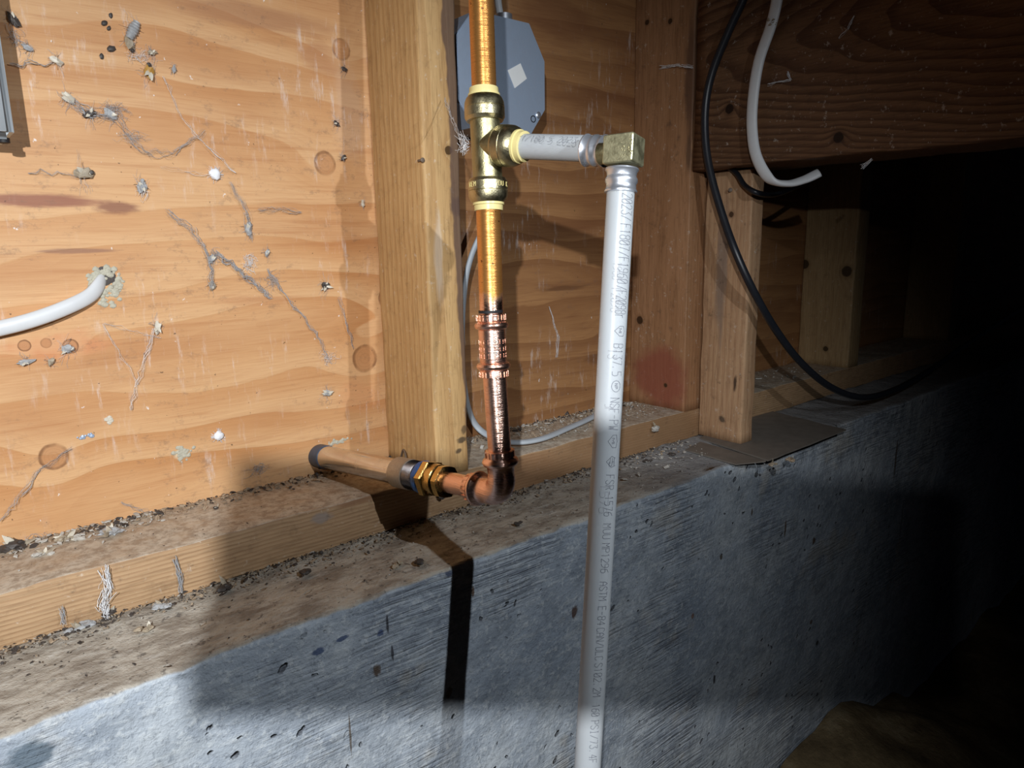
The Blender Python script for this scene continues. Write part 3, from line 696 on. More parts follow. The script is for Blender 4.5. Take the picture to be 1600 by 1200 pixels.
# lettering on the lower collar of the tee
bm = bmesh.new(); ax_ = up2
lc = TEE-up3*.0215
_n = (CAM-lc).normalized(); _n = (_n-ax_*_n.dot(ax_)).normalized(); _s = ax_.cross(_n)
for i, ch in enumerate('REMOVR 3 DUOK'):
    base = -1.15+i*.19
    for st in G.get(ch, '').split(';'):
        if not st: continue
        P = [tuple(map(float, q.split(','))) for q in st.split()]
        for (a, b) in zip(P, P[1:]):
            q = []
            for (x, y) in (a, b):
                th = base+x/4*.12; rr = .01345; q.append(lc-ax_*(.0062)+ax_*(y/6*.0030)+_n*math.cos(th)*rr+_s*math.sin(th)*rr)
            sweep(bm, q, .00016, 4)
obj('raised_lettering', bm, M['ring_cream'], cl, smooth=False)

# ------------------------------------------------------------------ electrical box behind the tee
bx0, bx1, bz0, bz1 = .060, .168, .3175, .4215; cy = .030
t = thing('junction_box', ((bx0+bx1)/2, .088, bz0), 'grey galvanised square junction box with cut corners and a white sticker, behind the copper pipe', 'electrical box')
def octo(bm, x0, x1, z0, z1, c, y0, y1):
    P = [(x0+c, z0), (x1-c, z0), (x1, z0+c*1.3), (x1, z1-c*1.6), (x1-c, z1), (x0+c, z1), (x0, z1-c*1.2), (x0, z0+c*1.2)]
    a = [bm.verts.new((x, y0, z)) for x, z in P]; b = [bm.verts.new((x, y1, z)) for x, z in P]
    bm.faces.new(a[::-1]); bm.faces.new(b)
    for i in range(8): bm.faces.new((a[i], a[(i+1) % 8], b[(i+1) % 8], b[i]))
bm = bmesh.new(); octo(bm, bx0+.002, bx1-.002, bz0+.002, bz1-.002, .016, cy+.0015, .0885); obj('box_body', bm, M['galv'], t, sharp=20)
bm = bmesh.new(); octo(bm, bx0, bx1, bz0, bz1, .020, cy, cy+.0015)
bmesh.ops.bevel(bm, geom=bm.edges[:], offset=.0005, segments=2, affect='EDGES')
cv = obj('cover_plate', bm, M['galv'], t, sharp=30)
bm = bmesh.new()
C = at(808, 118, 1, cy-.0004); h = .0098
P = [at(793, 110, 1, cy-.0003), at(813, 99, 1, cy-.0003), at(823, 123, 1, cy-.0003), at(804, 138, 1, cy-.0003)]
a = [bm.verts.new(p) for p in P]; b = [bm.verts.new(p-Vector((0, .0003, 0))) for p in P]; bm.faces.new(a); bm.faces.new(b[::-1])
for i in range(4): bm.faces.new((a[i], a[(i+1) % 4], b[(i+1) % 4], b[i]))
tag(obj('sticker', bm, M['sticker'], cv, smooth=False), 'blank white square sticker set at an angle')
def screw(P, r, nm, par, mat):
    bm = bmesh.new(); lathe(bm, P+Vector((0, .0004, 0)), (0, -1, 0), [(0, r), (.0010, r), (.0018, r*.7), (.0020, r*.3)], 20); o = obj(nm, bm, mat, par)
    return o
screw(at(841, 180, 1, cy), .0034, 'cover_screw', cv, M['crimp'])
bm = bmesh.new(); lathe(bm, at(833, 186, 1, cy)+Vector((0, .001, 0)), (0, -1, 0), [(0, .0034), (.0014, .0034), (.0014, .0026), (.0002, .0026)], 20); obj('screw_slot', bm, M['black'], cv)
for zz in (.345, .372, .398):
    bm = bmesh.new(); lathe(bm, (bx0+.0022, .056, zz), (-1, 0, 0), [(0, .0095), (.0010, .0090), (.0010, .0082), (.0004, .0080)], 28); obj('knockout', bm, M['galv'], t)
bm = bmesh.new(); lathe(bm, at(787, 30, 1, .05)-Vector((0, 0, .006)), (0, 0, 1), [(0, .0105), (.004, .0105), (.005, .0085), (.010, .0085)], 28); obj('cable_clamp', bm, M['crimp'], t)

# ------------------------------------------------------------------ cables
def cable(name, pts, r, mat, label, flat=None, up=None, n=10, cat='cable', seg=18):
    bm = bmesh.new(); sweep(bm, smoothpath(pts, n), r, seg, flat=flat, up=up); o = obj(name, bm, mat, sharp=0); return tag(o, label, cat)
cable('electrical_cable', [at(777, -60, 1, .05), at(777, -10, 1, .05), at(781, 22, 1, .05), at(785, 36, 1, .05)], .0036, M['white_cable'], 'thin white cable entering the top of the junction box')
cable('electrical_cable', [at(781, 203, 1, .058), at(779, 262, 1, .048), at(770, 320, 1, .045), at(751, 365, 1, .046), at(735, 405, 1, .050), at(726, 450, 1, .055), at(722, 520, 1, .06), at(725, 600, 1, .055),
      at(738, 655, 1, .078), at(762, 680, 2, .006), at(800, 691, 2, .005), at(845, 686, 2, .005), at(890, 668, 2, .005), at(925, 652, 2, .006), at(950, 636, 2, .010)], .0045, M['grey_cable'],
      'dusty grey cable looping from junction box down along the sill behind the copper pipe', flat=.6)
hx = wl(158, 440)
cable('electrical_cable', [hx+Vector((.004, .012, .004)), hx, wl(140, 462, .006), wl(100, 482, .010), wl(50, 500, .011), wl(0, 513, .010), wl(-60, 525, .008), wl(-200, 540, .008)], .0054, M['white_cable'],
      'flat white cable coming out of a drilled hole in the plywood at left', flat=.55, up=(0, 0, 1))
gx = .361
cable('electrical_cable', [at(1222, -60, 0, gx), at(1214, 0, 0, gx), at(1204, 42, 0, gx), at(1186, 95, 0, gx), at(1177, 150, 0, gx), at(1175, 200, 0, gx), at(1182, 245, 0, gx), at(1203, 280, 0, gx+.003), at(1230, 287, 0, gx+.016), at(1256, 281, 0, gx+.030), at(1280, 270, 0, gx+.040)],
      .0062, M['white_cable'], 'white cable hanging in front of the dark beam and curling under it', flat=.55, up=(0, 1, .2))
bx = .3625
bc = [at(1180, -50, 0, bx), at(1161, 0, 0, bx), at(1138, 50, 0, bx), at(1114, 110, 0, bx), at(1103, 160, 0, bx), at(1102, 215, 0, bx), at(1110, 270, 0, bx), at(1130, 340, 0, bx), at(1152, 400, 0, bx+.0), ad(1180, 460, .800), ad(1212, 515, .83), ad(1252, 567, .87), ad(1300, 606, .92),
      ad(1350, 621, .975), ad(1400, 608, 1.06), ad(1450, 580, 1.16), ad(1500, 545, 1.29), ad(1560, 505, 1.47), ad(1620, 470, 1.7)]
cable('coaxial_cable', bc, .0044, M['black_cable'], 'long black cable draped before the beam and sagging right over the concrete')
cable('coaxial_cable', [at(1128, 255, 0, .412), at(1150, 270, 0, .396), at(1164, 290, 0, .392), at(1186, 302, 0, .392), ad(1215, 303, .86), ad(1260, 285, .98)], .0030, M['black_cable'], 'short black cable loop tucked behind the top of the short post')
# staple/bug on the white cable
bm = bmesh.new()
for i in range(16):
    p = at(1207, 33, 0, gx-.004)+Vector([random.gauss(0, .0022) for _ in range(3)])
    bmesh.ops.create_icosphere(bm, subdivisions=1, radius=random.uniform(.0006, .0016), matrix=Matrix.Translation(p) @ Matrix.Diagonal((1, 1.3, .6, 1)))
tag(obj('dry_debris_clump', bm, M['husk'], smooth=False), 'brown dried clump stuck on the white cable by the beam', 'debris')

# ------------------------------------------------------------------ putty round the cable hole, box at far left
bm = bmesh.new()
for i in range(90):
    a = random.uniform(0, 6.28); rr = random.uniform(.006, .0125); p = wl(164, 436)+Vector((math.cos(a)*rr, -.0006, math.sin(a)*rr*.95-.0015))
    bmesh.ops.create_icosphere(bm, subdivisions=1, radius=random.uniform(.0006, .0022), matrix=Matrix.Translation(p) @ Matrix.Diagonal((1.2, .5, 1, 1)))
for i in range(24):
    p = wl(168, 462)+Vector((random.gauss(0, .003), -.0006, random.gauss(0, .005)))
    bmesh.ops.create_icosphere(bm, subdivisions=1, radius=random.uniform(.0006, .0026), matrix=Matrix.Translation(p) @ Matrix.Diagonal((1.2, .5, 1, 1)))
tag(obj('hole_putty', bm, M['putty'], smooth=False), 'crumbly grey putty packed round the cable hole in the plywood', 'putty')
bm = bmesh.new(); lathe(bm, wl(164, 431)+Vector((0, .0005, 0)), (0, -1, 0), [(0, .0072), (.0009, .0072), (.0010, .006)], 24, mod=lambda t_, a: 1+.25*noise.noise(Vector((a*2, 1, 1)))); tag(obj('cable_hole', bm, M['husk_dark']), 'dark drilled hole above the white cable in the plywood', 'hole')

t = thing('metal_box', wl(-40, 210, .0), 'bright galvanised box edge cut off by the left edge of the picture', 'electrical box')
e1 = at(8, 100, 1, WY-.044); zb = at(12, 216, 1, WY-.044).z
bm = bmesh.new(); v = box(bm, (e1.x-.060, WY-.044, zb), (e1.x, WY-.0012, zb+.115))
for q in bm.verts:
    pass
bmesh.ops.bevel(bm, geom=bm.edges[:], offset=.0045, segments=5, affect='EDGES'); obj('box_shell', bm, M['bar'], t, sharp=0)
bm = bmesh.new(); lathe(bm, (e1.x-.006, WY-.036, zb+.001), (0, 0, -1), [(0, .0035), (.003, .0035), (.0035, .002)], 16); obj('box_screw', bm, M['black'], t)

# ------------------------------------------------------------------ nails
def nail(P, d, r, L, label):
    bm = bmesh.new(); d = Vector(d).normalized(); lathe(bm, Vector(P)-d*.006, d, [(0, r*.5), (.006+L, r*.5), (.006+L, r), (.0068+L, r), (.0072+L, r*.6)], 14); return tag(obj('nail', bm, M['nail']), label, 'nail')
nail(at(1142, 298, 0, .403), (-1, -.5, .1), .0024, .006, 'bent nail head sticking out of the post just under the beam')
nail(at(660, 250, 1, 0)+Vector((0, .0005, 0)), (0, -1, 0), .002, .0004, 'nail head in the pale stud level with the tee')
# bent staple on the stud left side behind the stub
cable('bent_staple', [at(626, 716, 0, -.0002), at(630, 703, 0, -.004), at(634, 712, 0, -.007), at(634, 724, 0, -.007)], .0011, M['nail'], 'small dark bent staple on the stud just above the steel pipe', seg=6, cat='staple')

# ------------------------------------------------------------------ cobwebs
def fibre(bm, a, b, r, sag=.0, seg=4, wig=.0006, n=7, normal=Vector((0, -1, 0))):
    a = Vector(a); b = Vector(b); P = []
    for k in range(n+1):
        u = k/n; p = a.lerp(b, u); s = noise.noise_vector(p*170+Vector((r*1e5, 0, 0)))*wig*4*u*(1-u)*2
        p = p+s; p.z -= sag*4*u*(1-u); P.append(p)
    sweep(bm, P, [r*(1+.6*noise.noise(p*400)) for p in P], seg, cap=False)
def web(pxs, w, dens, r, label, mat='web', off=.004, name='cobweb'):
    """dusty rope of fibres following image points laid on the siding"""
    bm = bmesh.new(); P = [wl(x, y, off*random.uniform(.4, 1.2)) for x, y in pxs]
    for a, b in zip(P, P[1:]):
        for k in range(dens):
            j = lambda: Vector((random.gauss(0, w*.9), random.uniform(-.002, .0012), random.gauss(0, w*.9)))
            fibre(bm, a+j(), b+j()*.8, r*random.choice((.25, .35, .5, .9)), random.uniform(-.001, .002), 3, .0022, 7)
    bm.verts.ensure_lookup_table()
    for v in bm.verts: v.co.y = min(v.co.y, WY-.0010)
    return tag(obj(name, bm, M[mat], sharp=0), label, 'cobweb')
web([(98, 150), (125, 168), (150, 180), (178, 182)], .0028, 16, .00022, 'grey dusty cobweb rope below the brown husk at upper left')
web([(180, 178), (210, 225), (235, 240)], .0030, 12, .00016, 'thin grey cobweb running right from the dusty rope at upper left')
web([(235, 238), (270, 240), (295, 220), (320, 205)], .0011, 9, .00018, 'short pale cobweb strand rising right above the white egg sac')
web([(255, 120), (285, 185), (320, 225), (368, 270)], .0004, 4, .00018, 'long straight cobweb line above the white egg sac', 'webbright')
web([(262, 330), (300, 360), (318, 385), (330, 420), (330, 450)], .0015, 13, .00022, 'hanging grey cobweb left of centre with a dusty lower tip')
web([(360, 285), (385, 330), (392, 372)], .0014, 12, .0002, 'dusty cobweb strand hanging below the white egg sac')
web([(340, 395), (370, 420), (400, 445), (422, 466)], .0016, 16, .00026, 'thick pale bluish cobweb rope at centre of the plywood')
web([(418, 420), (440, 455), (475, 495), (500, 530), (512, 560)], .0007, 9, .00022, 'slanting cobweb rope ending above the large round knot')
web([(405, 330), (440, 326), (470, 332)], .0010, 8, .0002, 'short flat cobweb near the middle top of the hanging webs')
web([(530, 465), (540, 505), (552, 545)], .0010, 6, .0002, 'thin dark cobweb strand beside the large round knot')
web([(240, 515), (225, 560), (210, 605), (205, 640)], .0008, 6, .00018, 'faint vertical cobweb trailing down from the pale wing', 'webbright')
web([(0, 815), (30, 775), (60, 735), (112, 700)], .0011, 8, .0002, 'cobweb strand across the round knot at lower left')
web([(190, 785), (215, 795), (250, 805), (285, 825)], .0012, 8, .0002, 'small dusty cobweb just above the sill at lower left')
web([(15, 100), (60, 100), (88, 95)], .0004, 4, .00022, 'dark thread between the metal box and the pale pod')
web([(45, 270), (90, 268), (130, 275)], .0006, 5, .00016, 'faint web thread left of the brown shell')
web([(250, 262), (290, 268), (330, 272)], .0003, 3, .00016, 'fine bright thread leading left from the white egg sac', 'webbright')
web([(215, 600), (160, 505), (250, 528)], .0006, 4, .00012, 'wispy threads right of the dark knots', 'webbright')
def haze(px, py, rx, rz, n, label, mat='web', r=.00007):
    bm = bmesh.new()
    for k in range(n):
        a, b = [wl(px, py, random.uniform(.001, .004))+Vector((random.gauss(0, rx*.5), 0, random.gauss(0, rz*.5))) for _ in (0, 1)]
        fibre(bm, a, b, r*random.uniform(.5, 1.6), random.uniform(-.002, .002), 3, .0025, 7)
    for v in bm.verts: v.co.y = min(v.co.y, WY-.0008)
    tag(obj('cobweb', bm, M[mat], sharp=0), label, 'cobweb')
haze(178, 172, .010, .006, 60, 'fuzzy tangle of web around the husks of the dusty rope')
haze(390, 410, .006, .009, 60, 'hazy bluish web patch between the two hanging husks', 'webbright')
haze(335, 400, .005, .007, 45, 'tangled web around the husk left of the hazy patch')
haze(425, 440, .009, .008, 40, 'loose web tangle at the start of the slanting rope')
haze(215, 90, .010, .006, 30, 'thin web haze around the ringed larva case', 'webbright')
haze(210, 215, .012, .004, 36, 'thin haze of web under the dusty rope at upper left')
haze(512, 560, .008, .008, 40, 'pale web haze next to the large round knot', 'webbright')
haze(25, 60, .006, .010, 36, 'grey web tangle right beside the metal box')
haze(60, 845, .012, .004, 50, 'web haze just over the debris on the sill at far left')
haze(150, 830, .010, .005, 40, 'web haze over the grey clump on the sill', 'webbright')
haze(405, 735, .009, .006, 50, 'grey web tangle over the dark ragged husk left of the steel pipe')
haze(222, 300, .005, .007, 24, 'small web tangle around the husk above the reddish stain', 'webbright')
# webs on the sill front and tee
def webf(P, w, dens, r, label, mat='web'):
    bm = bmesh.new()
    for a, b in zip(P, P[1:]):
        for k in range(dens):
            j = lambda: Vector((random.gauss(0, w), random.gauss(0, w), random.gauss(0, w)))
            fibre(bm, a+j(), b+j()*.8, r*random.uniform(.6, 1.4), 0, 3, .001, 6)
    return tag(obj('cobweb', bm, M[mat], sharp=0), label, 'cobweb')
sf = lambda px, py, o=.003: at(px, py, 1, -o)
webf([sf(165, 890), sf(170, 920), sf(160, 950), sf(168, 965)], .0020, 22, .0002, 'pale dusty cobweb tuft on front of the sill, left one', 'webbright')
webf([sf(272, 872), sf(282, 900), sf(283, 925)], .0012, 14, .0002, 'narrow dusty cobweb on front of the sill, right of the pale tuft')
webf([sf(98, 950), sf(100, 975)], .0010, 10, .0002, 'small cobweb wisp at sill bottom nearest the left edge')
webf([ad(695, 155, .60), ad(706, 185, .56), ad(722, 225, .50)], .0008, 5, .00016, 'cobweb thread between stud and the brass tee', 'webbright')
webf([ad(722, 215, .50), ad(728, 228, .49), ad(722, 238, .49)], .0020, 26, .00018, 'white web ball stuck to the left side of the brass tee', 'webbright')
webf([at(1032, 105, 0, .370), at(1062, 102, 0, .368), at(1082, 105, 0, .368)], .0012, 8, .0002, 'little white cobweb on the reddish stud beside the beam', 'webbright')
webf([at(1200, 132, 0, .370), at(1235, 125, 0, .370), at(1231, 112, 0, .370)], .0008, 5, .0002, 'fine web threads on the face of the dark beam', 'webbright')
webf([at(1310, 60, 0, .370), at(1325, 45, 0, .370), at(1335, 25, 0, .370)], .0006, 4, .0002, 'thin pale thread high on the dark beam', 'webbright')
webf([at(1345, 262, 0, .373), at(1362, 250, 0, .373)], .0012, 7, .0002, 'small web hanging from the bottom edge of the dark beam', 'webbright')
w1 = [wl(940, 480, .002), wl(858, 480, .002), wl(872, 525, .002), wl(870, 558, .002)]
webf(w1[1:], .0006, 5, .0002, 'thin pale thread on the darker plywood behind the white pipe', 'webbright')

# ------------------------------------------------------------------ husks, insects, an egg sac and a modelled glare spot on the plywood
def blobm(bm, P, r, ax, sub=2, amp=.25, rot=0, seed=0):
    Mx = Matrix.Translation(P) @ Matrix.Rotation(rot, 4, 'Y')
    g = bmesh.ops.create_icosphere(bm, subdivisions=sub, radius=1)
    for v in g['verts']:
        k = 1+amp*noise.noise(v.co*2.2+Vector((seed, 0, 0))); v.co = Mx @ Vector((v.co.x*ax[0]*r*k, v.co.y*ax[1]*r*k, v.co.z*ax[2]*r*k))
def flakep(bm, P, L, W, rot, tilt=.3, curl=.2):
    n = 5; up = []; Rm = Matrix.Rotation(rot, 3, 'Y') @ Matrix.Rotation(tilt, 3, 'X')
    for k in range(n+1):
        u = k/n; ww = W*math.sin(math.pi*min(.97, max(.06, u**.8))); z_ = -curl*L*u*(1-u)*2
        up.append([bm.verts.new(Vector(P)+Rm @ Vector((s*ww/2, z_-abs(s)*W*.08, L*u))) for s in (-1, 0, 1)])
    for a, b in zip(up, up[1:]):
        for i in range(2): bm.faces.new((a[i], a[i+1], b[i+1], b[i]))
def insect(px, py, label, body='husk', wing='wing', r=.0032, rot=.6, elong=1.8, wings=3, name='insect_husk', cat='insect husk', ringed=False):
    P = wl(px, py, .003); t = thing(name, wl(px, py, 0), label, cat)
    bm = bmesh.new()
    if ringed:
        d = Vector((math.sin(rot), 0, math.cos(rot)))
        pr = [];
        for k in range(14): pr.append((k*r*.30, r*(.55+.45*math.sin(math.pi*(k+1)/15))*(1.12 if k % 2 else .86)))
        lathe(bm, P-d*r*2, d, pr, 16)
    else: blobm(bm, P, r, (1, .7, elong), 2, .9, rot, px)
    obj('body', bm, M[body], t)
    if not ringed and r > .0027:
        bm = bmesh.new(); blobm(bm, P+Vector((math.sin(rot), -.0002, math.cos(rot)))*r*elong*.95, r*.55, (1, .9, 1), 2, .3, 0, px+3); obj('head', bm, M['husk_dark'] if body != 'husk_grey' else M['husk_grey'], t)
    for k in range(wings):
        bm = bmesh.new(); flakep(bm, P+Vector((0, -.001, 0)), r*random.uniform(1.3, 2.4), r*random.uniform(.6, 1.1), rot+math.pi*random.choice((0, 1))+random.uniform(-.8, .8), random.uniform(-.3, .5)); obj('wing', bm, M[wing], t)
    bm = bmesh.new()
    for k in range(3):
        a = rot+math.pi/2*(1 if k % 2 else -1)+random.uniform(-.5, .5); e = P+Vector((math.sin(a), 0, math.cos(a)))*r*random.uniform(1.6, 2.8); e.y = WY-.0006
        fibre(bm, P, e, .00008, -.0005, 4, .0009, 4)
    obj('legs', bm, M['husk_dark'], t)
    bm = bmesh.new()
    for k in range(16):
        a = random.uniform(0, 6.28); e = P+Vector((math.sin(a)*.7, 0, math.cos(a)*1.3))*r*random.uniform(1.5, 4.0); e.y = WY-.0008
        fibre(bm, P+Vector((random.gauss(0, r*.6), -.001, random.gauss(0, r*.8))), e, .00007, -.0003, 3, .0014, 5)
    tag(obj('silk', bm, M['web'], t), 'wispy web silk clinging to the husk')
insect(208, 47, 'grey ringed larva case near the top left', 'husk_grey', r=.0036, rot=.5, ringed=True, wings=0)
insect(203, 68, 'small brown pupa right below the ringed larva case', 'husk', r=.0028, rot=2.9, wings=0)
insect(233, 112, 'dead insect with amber body and pale wings near top left', 'amber', r=.0034, rot=.1, elong=1.5, wings=3)
insect(88, 95, 'pale pod shaped husk right of the metal box', 'wing', r=.0024, rot=1.9, wings=1)
insect(238, 82, 'little tan husk between ringed case and amber insect', 'husk', r=.0018, rot=1.4, wings=2)
insect(106, 153, 'cream seed shaped husk at the left end of the dusty rope', 'wing', r=.0025, rot=-.9, wings=0)
insect(140, 178, 'dark broken husk inside the dusty rope', 'husk_dark', r=.0026, rot=1.2, wings=3)
insect(172, 178, 'grey flaky husk at the right end of the dusty rope', 'husk_grey', r=.0026, rot=2.2, wings=2)
insect(130, 270, 'brown curled shell with frilled edge left of centre', 'husk', r=.0036, rot=1.5, elong=1.6, wings=2)
insect(222, 292, 'grey narrow husk above the reddish stain', 'husk_grey', r=.0028, rot=.15, wings=2)
insect(388, 358, 'glossy grey husk hanging straight below the white egg sac', 'husk_grey', r=.0028, rot=.2, wings=2)
insect(330, 405, 'husk tangled in the hanging web left of centre', 'husk_grey', r=.0022, rot=.5, wings=2)
insect(332, 446, 'tiny husk at the lower tip of the hanging web', 'husk', r=.0020, rot=.1, wings=1)
insect(508, 447, 'dark woolly tuft above the large round knot', 'husk_dark', r=.0030, rot=1.2, elong=1.2, wings=4)
insect(511, 614, 'grey fluffy tuft left of and below the large round knot', 'husk_grey', r=.0030, rot=1.9, elong=1.2, wings=4)
insect(246, 512, 'pale folded wing standing out right of the white cable', 'wing', r=.0026, rot=.2, wings=2)
insect(538, 108, 'black curled insect remains under the topmost knot', 'husk_dark', r=.0018, rot=1.9, wings=0)
insect(526, 193, 'small black insect on the plywood above the second knot', 'husk_dark', r=.0018, rot=2.1, wings=1)
insect(536, 247, 'tiny dark insect touching the second knot', 'husk_dark', r=.0016, rot=.8, wings=1)
insect(567, 318, 'pale drop shaped husk close to the left edge of the stud', 'wing', r=.0018, rot=.0, wings=1)
insect(418, 395, 'brown speck husk where the slanting web rope begins', 'husk_grey', r=.0018, rot=.4, wings=2)
insect(272, 108, 'slim grey sliver husk right of the amber insect', 'husk_grey', r=.0013, rot=.2, elong=2.2, wings=0)
insect(105, 545, 'curled grey husk sitting on the dark knot', 'husk_grey', r=.0030, rot=1.6, elong=1.1, wings=2)
insect(40, 566, 'frayed grey scrap under the dark knots', 'husk_grey', r=.0018, rot=1.5, elong=3, wings=3)
insect(80, 565, 'small oval tan scale under the dark knots', 'husk', r=.0018, rot=.7, wings=0)
insect(20, 30, 'dark feathery remains beside the metal box', 'husk_dark', r=.0024, rot=-.6, elong=2, wings=1)
insect(42, 74, 'small grey pod lowest beside the metal box', 'husk_grey', r=.0020, rot=1.9, elong=1.8, wings=0)
DROP = {163: 'large black dropping nearest the top left, beside the grey ringed larva case', 173: 'topmost of the small black droppings left of the ringed larva case', 170: 'small black dropping directly under the large top one', 174: 'largest lower black dropping below the ringed larva case', 159: 'lowest tiny black dropping at upper left'}
for (x, y, r, rot) in ((163, 36, .0017, .9), (173, 24, .0013, .2), (170, 44, .0012, .6), (174, 76, .0021, 1.2), (159, 88, .0014, .1)):
    bm = bmesh.new(); blobm(bm, wl(x, y, .0012), r, (1, .6, 1.5), 2, .4, rot, x)
    tag(obj('dark_seed', bm, M['husk_dark']), DROP[x], 'dropping', 'black droppings on the plywood')
def sac(px, py, r, label):
    bm = bmesh.new(); blobm(bm, wl(px, py, r*.5), r, (1, .55, 1), 3, .3, 0, px)
    for k in range(40):
        a = random.uniform(0, 6.28); fibre(bm, wl(px, py, r*.4), wl(px, py, .0012)+Vector((math.cos(a), 0, math.sin(a)))*r*random.uniform(1.1, 1.8), .00012, 0, 3, .0005, 4)
    tag(obj('egg_sac_or_glare', bm, M['sac'], sharp=0), label, 'egg sac')
sac(336, 272, .0045, 'round white silk egg sac in the middle of the plywood')
sac(342, 681, .0040, 'round white blob modelled for a spot of glare, low on the plywood left of the steel pipe')  # solid white blob imitating a spot of glare on the plywood
def crust(px, py, rx, rz, mat, label, n=26, name='dried_splat'):
    bm = bmesh.new()
    for i in range(n):
        p = wl(px, py, .0004)+Vector((random.gauss(0, rx*.45), 0, random.gauss(0, rz*.45)))
        blobm(bm, p, random.uniform(.0008, .0022), (1, .35, .9), 1, .4, 0, i)
    tag(obj(name, bm, M[mat], smooth=False), label, 'splat')
crust(287, 708, .0075, .0055, 'putty', 'cream dried splat above the sill left of the steel pipe', 46)
crust(137, 681, .0050, .0020, 'galv', 'small grey flat fleck low on the left plywood', 10, 'flat_fleck')
crust(172, 658, .0025, .0040, 'wing', 'small pale crust above the grey fleck', 12)
crust(530, 690, .0120, .0020, 'putty', 'grey frayed scraps packed above the steel pipe at the wall', 34, 'wall_packing')
crust(498, 724, .0030, .0050, 'husk_dark', 'dark crumbs at left of the steel pipe where it enters the wall', 16, 'dark_crumbs')

# ------------------------------------------------------------------ loose dirt and debris
def flakes(bm, P, s, flat=.35):
    k = random.choice((4, 5)); a0 = random.uniform(0, 6.28); Rm = Quaternion(Vector((random.gauss(0, 1), random.gauss(0, 1), random.gauss(0, .4))).normalized(), random.gauss(0, .7)).to_matrix()
    el = random.uniform(1, 1.9); top = []; bot = []
    for i in range(k):
        a = a0+6.283*i/k; q = Vector((math.cos(a)*s*el*random.uniform(.6, 1.1), math.sin(a)*s*random.uniform(.6, 1.1), 0))
        q.rotate(Matrix.Rotation(a0, 3, 'Z')); top.append(bm.verts.new(P+Rm @ (q*.8+Vector((0, 0, s*flat))))); bot.append(bm.verts.new(P+Rm @ q))
    bm.faces.new(top); bm.faces.new(bot[::-1])
    for i in range(k): bm.faces.new((bot[i], bot[(i+1) % k], top[(i+1) % k], top[i]))
DB = {}
def scatter(name, n, fx, fy, z, smin, smax, mat, label, flat=.35):
    bm, ms = DB.setdefault(name, (bmesh.new(), []))
    if mat not in ms: ms.append(mat)
    mi = ms.index(mat); n0 = len(bm.faces)
    for i in range(n):
        X = fx(); Y = fy(); flakes(bm, Vector((X, Y, z+smax*.1)), random.uniform(smin, smax)*random.choice((.35, .5, .7, .9)), flat)
    bm.faces.ensure_lookup_table()
    for f in bm.faces[n0:]: f.material_index = mi
U = random.uniform
ux = lambda: U(-.42, .36)
back = lambda: .087-abs(random.gauss(0, .012))
scatter('sill_debris', 1100, ux, back, .0006, .0006, .0032, 'flake_tan', 'tan crumbs and dust along the back of the sill')
scatter('sill_debris', 460, ux, back, .0012, .0006, .0034, 'flake_dark', 'dark crumbs along the back of the sill')
scatter('sill_debris', 260, lambda: random.choice((U(-.34, -.22), U(-.34, -.22), U(.05, .37))), lambda: .086-abs(random.gauss(0, .016)), .0014, .0008, .0030, 'flake_pale', 'pale flakes along the back of the sill')
scatter('sill_debris', 500, lambda: U(.15, .37), lambda: U(.015, .087), .001, .0006, .0024, 'flake_tan', 'thick tan dust and crumbs on the sill left of the reddish stud')
scatter('sill_debris', 260, lambda: U(.15, .37), lambda: U(.015, .087), .0016, .0006, .0024, 'flake_pale', 'pale crumbs on the sill left of the reddish stud')
scatter('sill_debris', 300, lambda: U(-.42, .36), lambda: U(.003, .087), .0004, .0002, .0008, 'flake_dark', 'fine dark specks over the sill')
scatter('sill_debris', 70, lambda: U(.42, .80), lambda: U(.0, .08), .001, .0012, .0040, 'flake_pale', 'white crumbs on the sill in the dark recess')
lf = lambda: -.002-abs(random.gauss(0, .012))
scatter('ledge_debris', 900, lambda: U(-.40, .36), lf, -.0350, .0006, .0022, 'flake_tan', 'tan crumbs along the foot of the sill on the concrete ledge')
scatter('ledge_debris', 800, lambda: U(-.40, .36), lf, -.0345, .0006, .0022, 'flake_dark', 'dark crumbs along the foot of the sill on the concrete ledge')
scatter('ledge_debris', 160, lambda: U(-.40, .38), lf, -.0340, .0005, .0018, 'flake_pale', 'pale crumbs along the foot of the sill on the concrete ledge')
scatter('ledge_debris', 700, lambda: U(-.36, .75), lambda: U(-.093, -.004), -.0373, .0003, .0012, 'flake_dark', 'fine dark specks across the concrete ledge')
scatter('ledge_debris', 260, lambda: U(-.10, .36), lambda: U(-.093, -.004), -.0370, .0003, .0012, 'flake_pale', 'fine pale specks across the concrete ledge')
scatter('ledge_debris', 90, lambda: U(.20, .37), lambda: U(-.06, .0), -.0355, .001, .0032, 'flake_pale', 'loose pale flakes on the ledge between sill end and post')
for nm, lab in (('sill_debris', 'loose crumbs, dust and flakes lying along the top of the sill'), ('ledge_debris', 'loose crumbs and specks on the concrete ledge at the foot of the sill')):
    bm, ms = DB[nm]; o = obj(nm, bm, None, smooth=False)
    for q in ms: o.data.materials.append(M[q])
    tag(o, lab, 'debris', kind='stuff')
